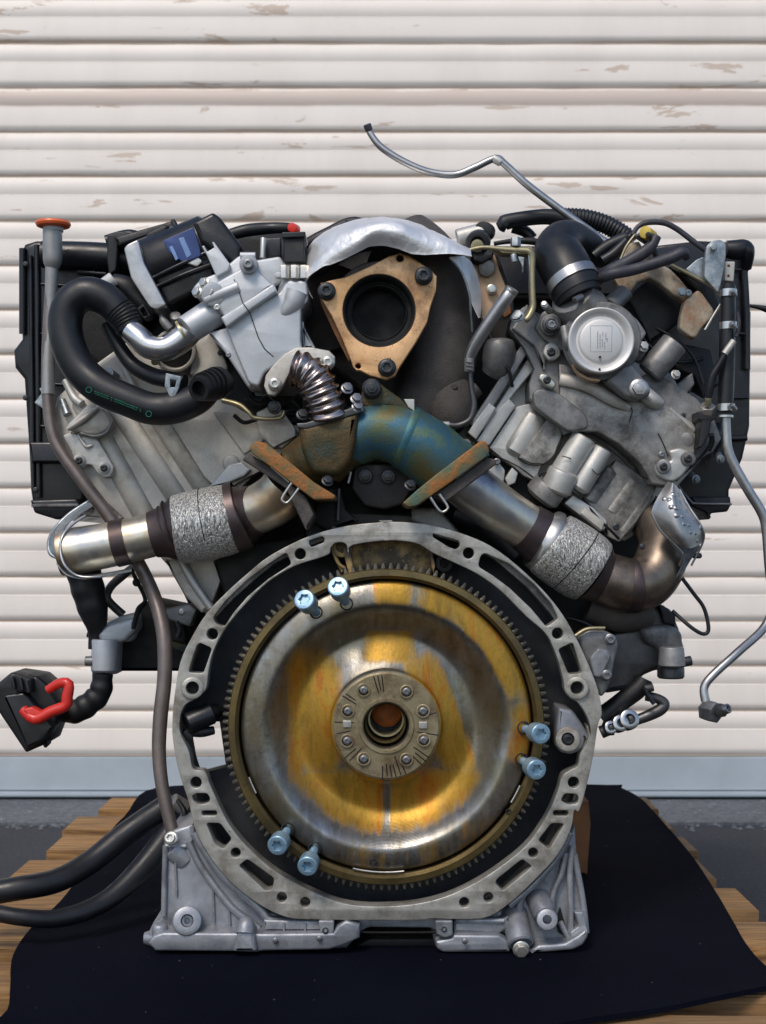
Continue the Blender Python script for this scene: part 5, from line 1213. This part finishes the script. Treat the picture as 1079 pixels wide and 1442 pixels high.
bo(*K1('Q5',180,182), .03, 13, M['darksteel'], th, 'torx'); bo(*K1('Q5',180,182), .026, 7.5, M['boltsteel'], th, 'torx')
cy('ear', (*K1('Q5',175,182),.032), (*K1('Q5',175,182),.06), 15, M['alu_dark'], th, c=.2)
pz('lug', K('Q5',(120,380),(140,320),(180,295),(235,330),(250,390),(210,425),(160,430)), .045, .02, M['alu'], th, b=2, fr=4); bo(*K1('Q5',178,372), .044, 6, M['boltdark'], th, 'torx')
pz('lug', K('Q5',(88,555),(105,520),(150,520),(215,580),(210,615),(180,628),(140,610)), .043, .012, M['nutpale'], th, b=2, fr=4); bo(*K1('Q5',150,565), .042, 5.5, M['boltdark'], th, 'torx')
bo(*K1('Q5',130,42), .03, 5, M['steel'], th, 'hex', (-.3,-1,.4)); cy('stud', (*K1('Q5',135,50),.03), (*K1('Q5',175,95),.04), 5, M['alu_dark'], th)
cy('small_boss', (*K1('Q5',810,330),.028), (*K1('Q5',760,400),.04), 9, M['alu_dark'], th); bo(*K1('Q5',812,335), .024, 8, M['alu'], th, 'hex', (.3,-1,.3))
pz('boss_fill', K('Q5',(110,100),(180,60),(290,60),(320,200),(300,350),(240,370),(120,280),(60,200)), .048, .03, M['alu_dark'], th, b=2, fr=4)
# pipe stubs on the right of it
cyl_ = cy('pipe_stub', (*K1('Q7',450,10),.055), (*K1('Q7',265,230),.06), 19.5, M['alu_dark'], E, c=.15)
pz('stub_block', K('Q7',(240,260),(400,200),(465,290),(470,330),(380,410),(340,370),(250,300)), .062, .04, M['alu_dark'], cyl_, b=4, fr=4)
tb('long_lug', K('Q7',(230,360,.05,11),(290,410,.048,11),(335,440,.052,9)), M['alu'], cyl_)
cy('stub', (*K1('L4',510,375),.05), (*K1('L4',455,430),.04), 13, M['alu_dark'], E)
cy('stub_ring', (*K1('L4',518,368),.05), (*K1('L4',500,392),.05), 12, M['brass_zinc'], E)
bo(*K1('Q7',450,235), .05, 7, M['alu'], E, 'hex', (.3,-1,.3))
pz('dark_fin', K('Q7',(370,370),(570,220),(585,300),(500,400),(440,420)), .075, .02, M['alu_dark'], E, b=2)
pz('fuel_rail_block', K('Q7',(400,390),(560,345),(650,400),(640,560),(600,590),(500,500)), .08, .03, M['darksteel'], E, b=3)
tb('rail_edge', K('Q7',(400,480,.058,6),(500,560,.058,6),(610,630,.058,6)), M['alu'], co, flat=.7)
tb('rail_edge', K('Q7',(500,465,.07,2),(570,520,.07,2)), M['alu'], co, smooth=False)
cy('round_boss', (*K1('Q7',520,690),.050), (*K1('Q7',520,690),.07), 13, M['alu_dark'], co, c=.5)
pz('corner_lug', K('Q7',(400,760),(480,740),(570,770),(560,860),(500,940),(440,980),(380,970),(320,930),(310,870),(340,840),(430,830)), .046, .04, M['alu'], co, b=3, fr=5)
for p in ((368,872),(538,817)):
    x, y = K1('Q7',*p); cy('lug_boss', (x,y,.042), (x,y,.05), 10.5, M['alu_dark'], co, c=.2); bo(x,y,.0415,5.6,M['boltdark'],co,'torx')
for pts in (((330,640),(370,720),(400,800)),((100,420),(150,480),(130,560))):
    tb('crack_line', [(*K1('Q7',x,y),.0495,.7) for x, y in pts], M['dark'], co, n=5)
tb('edge_line', K('Q7',(715,690,.06,2),(640,790,.06,2),(540,890,.06,2),(450,970,.06,2)), M['plasticm'], co, n=8)
# rubber elbow, clamp and the pipes behind
el = tb('coolant_elbow', [(815,414,.03,35),(806,396,.035,36),(795,375,.045,36),(786,358,.06,35),(790,342,.07,30),(805,336,.085,25),(828,345,.10,20),(850,360,.12,18)], M['rubber'], E, n=36)
tb('hose_clamp', [(809,402,.0325,37.5),(803,391,.036,37.5)], M['steel'], el, n=48, smooth=False)
tb('hose_band', [(817,420,.03,33),(811,407,.032,35)], M['plasticm'], el, n=36, smooth=False)
cy('clamp_screw', (*K1('L4',310,405),.0), (*K1('L4',340,390),.01), 4, M['boltsteel'], el)
tb('vent_hose', [(715,318,.13,10),(710,314,.13,11),(730,309,.13,10.5),(770,305,.13,11),(800,310,.13,12)], M['rubber'], E)
tb('vent_hose', [(722,320,.15,8),(740,326,.15,8),(750,336,.15,8)], M['rubber'], E)
tb('convoluted_hose', [(795,305,.15,12),(825,308,.15,13),(855,317,.15,13),(880,332,.15,13),(890,342,.15,12)], M['rubber'], E, ridge=(.0042,.06), n=20)
# rusty bracket and wires
rb = pz('rusty_bracket', K('Q4',(150,200),(200,195),(260,290),(320,330),(420,390),(480,450),(570,560),(510,610),(440,570),(330,480),(270,450),(190,480),(140,550),(60,530),(30,460),(90,400),(80,300),(110,230)), .055, .018, M['rustbracket'], E, b=2.5, fr=4)
pz('bracket_tab', K('Q4',(510,610),(570,560),(610,530),(640,560),(720,670),(710,720),(640,790),(590,870),(540,850),(480,800),(485,720),(500,660)), .05, .016, M['rustbracket'], rb, b=2.5, fr=4)
bo(*K1('Q4',495,550), .048, 7, M['zinc'], rb, 'hex'); bo(*K1('Q4',540,555), .05, 5, M['zinc'], rb, 'socket')
tb('bracket_edge', K('Q4',(420,360,.045,2.5),(560,430,.045,2.5),(700,510,.045,2.2),(745,570,.045,2)), M['brass_zinc'], rb, n=8)
tb('bracket_edge', K('Q4',(790,590,.045,1.8),(720,700,.045,1.8),(655,810,.045,1.8)), M['nutpale'], rb, n=8, smooth=False)
tb('prong', K('Q4',(170,150,.045,2),(110,230,.045,2),(70,320,.045,2)), M['brass_zinc'], rb, n=8)
tb('prong', K('Q4',(165,150,.045,3),(230,180,.045,3),(265,190,.045,3)), M['alu_dark'], rb, n=8)
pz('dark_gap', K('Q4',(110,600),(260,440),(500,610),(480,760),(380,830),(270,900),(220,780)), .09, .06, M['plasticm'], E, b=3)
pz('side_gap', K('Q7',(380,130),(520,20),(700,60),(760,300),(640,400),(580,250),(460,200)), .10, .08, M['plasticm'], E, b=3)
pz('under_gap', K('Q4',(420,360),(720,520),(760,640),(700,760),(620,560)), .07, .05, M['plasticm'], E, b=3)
gz = pz('galvanized_bracket', K('Q4',(665,230),(700,195),(760,180),(802,210),(800,300),(785,400),(760,520),(750,560),(700,500),(650,450),(655,330)), .035, .006, M['zinc'], E, b=1.2, fr=4)
pz('bracket_wing', K('Q4',(520,390),(600,320),(650,300),(652,450),(640,460),(560,420)), .045, .006, M['zinc'], gz, b=1, fr=3)
bo(*K1('Q4',712,240), .03, 6, M['zinc'], gz, 'hex')
pz('white_tab', K('Q4',(795,335),(865,335),(855,475),(790,470)), .05, .01, M['alu_warm'], gz, b=1, fr=2)
for p in ((820,365),(818,435)): cy('tab_hole', (*K1('Q4',*p),.0495), (*K1('Q4',*p),.053), 2, M['rust'], gz)
tb('wire', K('Q4',(155,150,.05,3.5),(190,95,.05,3.5),(260,65,.05,4),(370,68,.05,4),(460,110,.05,4),(560,185,.05,4),(660,260,.05,3.5)), M['wire'], E, n=10)
tb('cable', K('Q4',(-80,440,.05,9),(0,400,.03,9),(100,350,.03,9),(220,280,.03,9),(280,230,.03,8),(320,160,.03,7)), M['wire'], E)
tb('cable', K('Q4',(-110,470,.04,7),(0,425,.02,8),(150,395,.02,8),(300,350,.02,8),(420,310,.02,8.5),(500,275,.02,8),(530,310,.025,6)), M['wire'], E)
tb('cable', K('Q4',(-120,300,.09,8),(-20,230,.09,9),(90,180,.09,9),(120,170,.09,8)), M['rubber'], E)
tb('cable', K('Q4',(-60,330,.07,7),(20,280,.07,7),(110,190,.07,6)), M['rubber'], E)
yw = cy('yellow_plug', (*K1('Q4',240,130),.03), (*K1('Q4',285,165),.05), 9, M['yellow'], E, c=.15)
cy('plug_hole', (*K1('Q4',262,150),.021), (*K1('Q4',262,150),.03), 4, M['boltdark'], yw)
pz('black_strap', K('Q4',(200,130),(250,110),(300,150),(320,250),(345,320),(320,310),(270,220),(180,160)), .042, .01, M['plasticm'], yw, b=1)
cb = tb('corner_hose', K('Q4',(800,250,.13,12),(870,255,.13,14),(930,250,.13,13),(950,290,.13,10),(940,380,.14,8)), M['plastic'], E)
# ---- right: hose, clamps and steel pipe ------------------------------------
rh = tb('vertical_hose', [(1026,402,.03,10),(1025,450,.03,11),(1024,500,.03,11),(1023,540,.03,11),(1021,580,.03,11)], M['rubber'], E, n=24)
cy('hose_neck', (*K1('Q4',815,490),.03), (*K1('Q4',822,600),.03), 8, M['dark'], rh)
for y, k_ in ((413,0),(459,0),(574,1)):
    tb('hose_clamp', [(1025.5-k_*3,y-5,.03,12.3),(1025.5-k_*3,y+5,.03,12.3)], M['chrome'], rh, n=28, smooth=False)
    cy('clamp_ear', (1030,y-4,.012), (1036,y+3,.016), 3.6, M['steel'], rh)
tb('clamp_band', [(1021,585,.03,11.6),(1021,588,.03,11.6)], M['chrome'], rh, n=28, smooth=False)
rp = tb('steel_pipe', [(1022,586,.03,6.4),(1023,610,.03,6.6),(1025,632,.03,6.8),(1034,655,.03,7),(1055,692,.03,7),(1073,722,.03,7),(1079,745,.03,6.5),(1083,800,.03,6),(1088,850,.03,6),(1076,884,.02,6),(1040,918,.0,6),(1005,950,-.01,6),(992,968,-.012,6),(994,988,-.014,6.5)], M['steel'], E, n=20, step=8)
nut = cy('hex_nut', (*K1('M4',830,735),-.026), (*K1('M4',765,720),-.012), 15.5, M['boltsteel'], rp, n=6, c=.12)
cy('flare_end', (*K1('M4',890,712),-.034), (*K1('M4',835,735),-.024), 7, M['boltsteel'], nut, hole=.65)
cy('flare_ring', (*K1('M4',858,705),-.030), (*K1('M4',845,740),-.026), 9, M['darksteel'], nut)
gw = tb('ground_lead', K('Q7',(870,-30,.02,3),(890,-120,.02,2.5),(880,-200,.02,2.5)), M['wire'], E)
tb('sleeve_silver', K('Q7',(855,0,.015,4.6),(790,90,.015,4.6)), M['alu_warm'], gw, smooth=False)
tb('lead_sheath', K('Q7',(800,80,.016,4),(750,170,.018,5),(710,240,.02,6),(690,320,.022,6),(680,400,.024,5)), M['rubber'], gw)
cy('lead_crimp', (*K1('Q7',678,395),.022), (*K1('Q7',675,450),.026), 4.5, M['brass_zinc'], gw)
sx = cy('sensor_nut', (*K1('Q7',672,450),.03), (*K1('Q7',668,495),.035), 12, M['nutpale'], E, n=6)
pz('sensor_block', K('Q7',(605,490),(640,480),(735,485),(735,540),(700,560),(690,640),(640,740),(610,740),(630,560),(605,545)), .028, .03, M['plasticm'], sx, b=1.5)
tb('sensor_cable', K('Q7',(700,650,.03,4),(705,700,.035,4),(680,760,.04,4)), M['rubber'], sx)
# ---- right exhaust ------------------------------------------------------------
xr = tb('exhaust_pipe', [(640,668,.02,33),(655,680,.022,35),(680,700,.028,35),(710,722,.036,34),(735,738,.042,33),(748,746,.045,33)], M['heat'], E, n=40, step=8)
tb('weld_band', [(740,741,.044,34.5),(752,749,.046,36.5),(764,758,.048,39)], M['heatdark'], xr, n=40)
tb('sleeve_collar', [(762,757,.048,38),(764,758,.048,45),(768,761,.049,46),(774,764,.05,46)], M['steel'], xr, n=40, smooth=False)
tb('mesh_sleeve', [(772,763,.05,44),(776,766,.05,48),(788,774,.05,50),(806,786,.052,51),(824,798,.054,50),(834,805,.055,47),(837,807,.055,43)], M['mesh'], xr, n=48)
tb('seam', [(809.2,788.2,.052,51.3),(810.2,789,.052,51.3)], M['dark'], xr, n=48, smooth=False)
tb('weld_band', [(834,805,.055,46),(842,810,.056,41),(850,814,.057,37)], M['heatdark'], xr, n=40)
xe = tb('exhaust_elbow', [(845,811,.056,36),(862,818,.056,38),(885,824,.056,38),(905,822,.058,38),(922,808,.062,37),(932,785,.068,36),(934,760,.08,34),(920,735,.10,32),(905,720,.12,30)], M['heatbrown'], xr, n=40, step=8)
tb('weld_ring', [(887,824,.056,39.3),(891,824.3,.056,39.6),(895,824,.0565,39.3)], M['heatdark'], xe, n=40)
tb('dark_pipe', [(830,850,.09,26),(870,862,.09,28),(910,860,.10,26)], M['iron'], E)
ps = loft_me([K('Q7',(400,975,.03),(330,1080,.02),(285,1200,.02),(350,1320,.02),(430,1395,.02)),K('Q7',(440,990,.022),(450,1130,.008),(470,1250,.004),(500,1360,.004),(545,1440,.01)),K('Q7',(480,1030,.04),(540,1150,.035),(600,1240,.03),(640,1320,.03),(640,1400,.035))], .001, 8)
from mathutils.bvhtree import BVHTree
psh_bvh = BVHTree.FromPolygons([v.co.copy() for v in ps.vertices], [tuple(p.vertices) for p in ps.polygons])
psh = part('dimpled_shield', ps, M['steel'], E)
for i in range(6):
    for j in range(4):
        x = 372+i*46+j*34; y = 1095+i*58-j*16+ (j%2)*22
        if y < 1400 and x < 625:
            q = K1('Q7', x, y); tgt = W(q[0], q[1], 0); org_ = Vector((0, -D0, CZ)); loc, nrm, _, _ = psh_bvh.ray_cast(org_, (tgt-org_).normalized())
            if loc is None: continue
            if nrm.y > 0: nrm = -nrm
            part('dimple', lathe_me([(.0002,0),(.0012,.0002),(.0022,.0007),(.0030,.0014),(.0036,.0022)], loc+nrm*.0011, -nrm, 14, 70, False), M['steel'], psh)
tb('shield_rim', K('Q7',(285,1200,.019,1.8),(350,1320,.019,1.8),(430,1395,.019,1.8),(500,1480,.02,1.8),(480,1560,.03,1.8)), M['steel'], psh, n=8)
tb('shield_rim', K('Q7',(480,1030,.039,1.5),(545,1150,.034,1.5),(605,1240,.029,1.5),(645,1320,.029,1.5),(640,1400,.034,1.5),(560,1560,.04,1.5)), M['steel'], psh, n=8)
part('shield_lower', loft_me([K('M3',(690,420,.022),(740,490,.02),(790,560,.03),(770,620,.04),(745,650,.05)),K('M3',(845,500,.03),(850,520,.03),(820,560,.04),(790,610,.05),(755,655,.06))], .001, 6), M['zinc'], psh)
cy('shield_stud', (*K1('M3',850,547),.04), (*K1('M3',830,547),.05), 4, M['darksteel'], psh)
tb('sensor_wire', K('M3',(785,620,.06,2.8),(830,680,.06,2.8),(865,730,.06,2.8),(880,800,.06,2.8),(862,818,.06,2.8),(820,795,.06,2.8),(755,738,.07,2.8)), M['rubber'], E, n=10, step=5)
# ---- right mount -------------------------------------------------------------------
mr = pz('mount_casting', K('M4',(300,320),(430,300),(520,180),(600,210),(640,310),(665,400),(670,500),(650,520),(520,520),(450,550),(430,610),(260,640),(240,460)), .10, .12, M['darksteel'], E, b=6, fr=6)
pz('mount_top', K('M4',(440,310),(500,290),(600,290),(655,330),(665,480),(640,510),(560,500),(530,410),(460,380)), .085, .05, M['alu_dark'], mr, b=6, fr=6)
cy('mount_boss', (*K1('M4',600,400),.07), (*K1('M4',600,500),.07), 17, M['alu_dark'], mr, r2=19)
cy('mount_foot', (*K1('M4',595,500),.09), (*K1('M4',595,560),.09), 19, M['darksteel'], mr)
cy('mount_stud', (*K1('M4',700,470),.09), (*K1('M4',650,480),.09), 7, M['darksteel'], mr)
pz('mount_notch', K('M4',(525,180),(560,190),(620,240),(620,300),(560,280)), .09, .03, M['plasticm'], mr, b=2)
tp = pz('chain_tensioner', K('M4',(120,350),(180,310),(270,320),(320,350),(330,400),(310,480),(295,560),(270,630),(240,660),(215,600),(190,540),(150,440)), .045, .05, M['alu_dark'], E, b=4, fr=5)
pz('tensioner_cap', K('M4',(180,460),(225,405),(275,415),(295,450),(240,560),(205,555)), .038, .02, M['pan'], tp, b=2.5, fr=4)
for p in ((287,362),(268,545)): bo(*K1('M4',*p), .04, 8, M['boltsteel'], tp, 'torx')
tb('gold_seal', K('M4',(110,345,.04,3),(170,310,.04,3),(260,305,.04,2.5)), M['brass_zinc'], tp, n=8)
ar = tb('oil_line', K('M4',(415,775,.09,7),(480,750,.09,8),(540,720,.09,8.5),(560,690,.09,8),(530,665,.09,7),(470,650,.09,7)), M['darksteel'], E)
bl2 = tb('dark_strut', K('M4',(240,760,.09,14),(330,690,.09,13),(430,610,.09,14),(460,560,.09,12)), M['plasticm'], E)
cy('strut_nub', (*K1('M4',505,605),.08), (*K1('M4',460,615),.08), 6, M['darksteel'], bl2)
tb('strut_wire', K('M4',(460,610,.07,3),(480,650,.07,3),(510,690,.07,3)), M['rubber'], bl2)
an = tb('union_stack', K('M4',(240,835,.08,9),(262,826,.08,9),(268,815,.08,11),(300,810,.08,11)), M['darksteel'], E, smooth=False)
for x, y, r in ((285,812,10),(335,790,12.5),(380,770,15)):
    cy('union_ring', (*K1('M4',x+8,y-3),.07), (*K1('M4',x-14,y+5),.085), r, M['chrome'], an, c=.3, hole=.5)
    cy('union_core', (*K1('M4',x+22,y-8),.08), (*K1('M4',x,y),.08), r*.6, M['darksteel'], an)
# small leftovers of wiring between the parts
rng = random.Random(11)
for (x, y, d) in ((350,560,.07),(690,600,.07),(330,585,.075)):
    if x > 600: continue
    tb('lead', [(x,y,d,3),(x+14,y+10,d-.005,3),(x+34,y+6,d,3),(x+50,y+16,d+.01,3)], M['dark'], E, n=8)
tb('loop_bracket', K('L2',(190,850,.06,4),(260,870,.055,4),(300,900,.05,3),(330,925,.05,3),(430,925,.05,3),(450,895,.05,3)), M['brass_zinc'], E, n=8)
bo(*K1('L2',410,880), .045, 10, M['boltdark'], E, 'star')
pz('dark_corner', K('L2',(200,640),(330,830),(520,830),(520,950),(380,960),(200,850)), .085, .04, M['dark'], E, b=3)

def grime(c, pts, r=1.1, par=None, name='oily_seam'):
    return tb(name, [(*K1(c, p[0], p[1]), p[2], r*random.uniform(.7,1.3)) for p in pts], M['dark'], par or hr, n=6, step=3)
grime('T2', ((300,608,.0705),(340,632,.0700),(400,630,.0695),(445,590,.0695),(468,540,.0695),(470,500,.070)))
grime('T2', ((195,590,.078),(300,640,.075),(380,700,.072)))
grime('T2', ((380,690,.0665),(390,670,.062),(430,668,.059),(500,712,.060)), 1.5)
grime('T2', ((505,715,.064),(510,740,.064),(545,765,.066)), 1.5)
grime('T2', ((555,770,.072),(600,830,.070),(650,880,.070),(690,920,.076)), 1.6)
grime('T2', ((405,420,.0585),(470,490,.0585),(530,500,.0585),(640,560,.0585),(740,650,.0585),(800,690,.0585),(860,690,.0585)), 1.2)
grime('T2', ((470,600,.0475),(490,605,.0475),(505,612,.0475)), .9)
grime('T2', ((585,650,.052),(610,672,.050),(640,640,.050)), .8)

# ================================================================ small things that fill the gaps
for y in (400, 470, 540, 600):
    tb('rib', [(58,y,.166,2.2),(118,y+3,.166,2.2)], M['plastic'], cl, smooth=False, n=8)
pz('cover_ledge', [(40,622),(122,622),(122,652),(44,652)], .160, .04, M['plastic'], cl, b=3, fr=2)
for x, y in ((36,372),(36,560),(50,690)): bo(x, y, .163, 4, M['boltdark'], cl, 'hex')
for y in (380, 470, 560): tb('rib', [(1030,y,.184,2),(1054,y,.184,2)], M['plastic'], cr, smooth=False, n=8)
tb('hose_clip_ring', K('L1',(548,548,.029,19.6),(541,536,.029,20.4)), M['boltdark'], bh, n=30, smooth=False)
# wiring in the dark gaps
rng = random.Random(3)
for k in range(7):
    x0 = 345+k*11; y0 = 566+rng.uniform(-10,14)
    tb('lead', [(x0,y0,.078,1.8),(x0+12,y0+rng.uniform(-8,10),.072,1.8),(x0+30,y0+rng.uniform(-4,14),.076,1.8),(x0+46,y0+rng.uniform(2,22),.085,1.8)], M['rubber' if k % 2 else 'darksteel'], E, n=7)
for p in (((925,640,.16,2.4),(950,600,.12,2.4),(968,560,.11,2.4),(985,520,.12,2.4)),((900,470,.10,3),(930,500,.09,3),(960,510,.09,3),(990,505,.09,3)),
          ((905,455,.10,2.2),(940,470,.085,2.2),(975,500,.08,2.2),(990,540,.08,2.2)),((165,520,.10,3),(190,545,.095,3),(215,565,.09,3)),
          ((690,470,.07,2.4),(700,500,.065,2.4),(716,520,.06,2.4),(722,545,.065,2.4)),((800,870,.08,3),(830,880,.07,3),(860,905,.07,3))):
    tb('lead', p, M['rubber'], E, n=8)
# screws and studs on the castings
for x, y, d, r, m, kd in ((668,640,.062,5,'alu','hex'),(700,650,.07,5,'boltsteel','torx'),(868,742,.074,5,'boltdark','torx'),(250,575,.084,4.5,'boltdark','torx'),(372,566,.08,4.5,'boltsteel','torx'),
                          (306,433,.004,5,'nutpale','torx'),(392,388,.012,5,'alu_egr','hex'),(322,500,.008,4,'boltsteel','torx'),(932,640,.05,4.5,'boltsteel','torx'),(962,585,.06,4,'boltdark','hex'),
                          (256,862,.085,5,'boltsteel','hex'),(905,770,.03,4,'boltdark','hex'),(640,545,.05,5,'iron','hex'),(470,745,.03,4.5,'boltdark','hex'),(628,748,.035,4.5,'boltdark','hex')):
    bo(x, y, d, r, M[m], E, kd)
# stamped stub marks and ribs on the sump faces
for x, y0, y1 in ((247,1215,1262),(300,1250,1300),(322,1268,1306)):
    tb('rib', [(x,y0,.0205,1.8),(x+2,y1,.0205,1.8)], M['pan'], sump, n=8, smooth=False)
for x in (400, 430, 460): tb('rib', [(x,1300,.005,1.6),(x,1311,.005,1.6)], M['pan'], sump, n=8, smooth=False)
for x, y in ((388,1325),(450,1322),(655,1326)): bo(x, y, -.006, 4, M['boltsteel'], sump, 'hex')
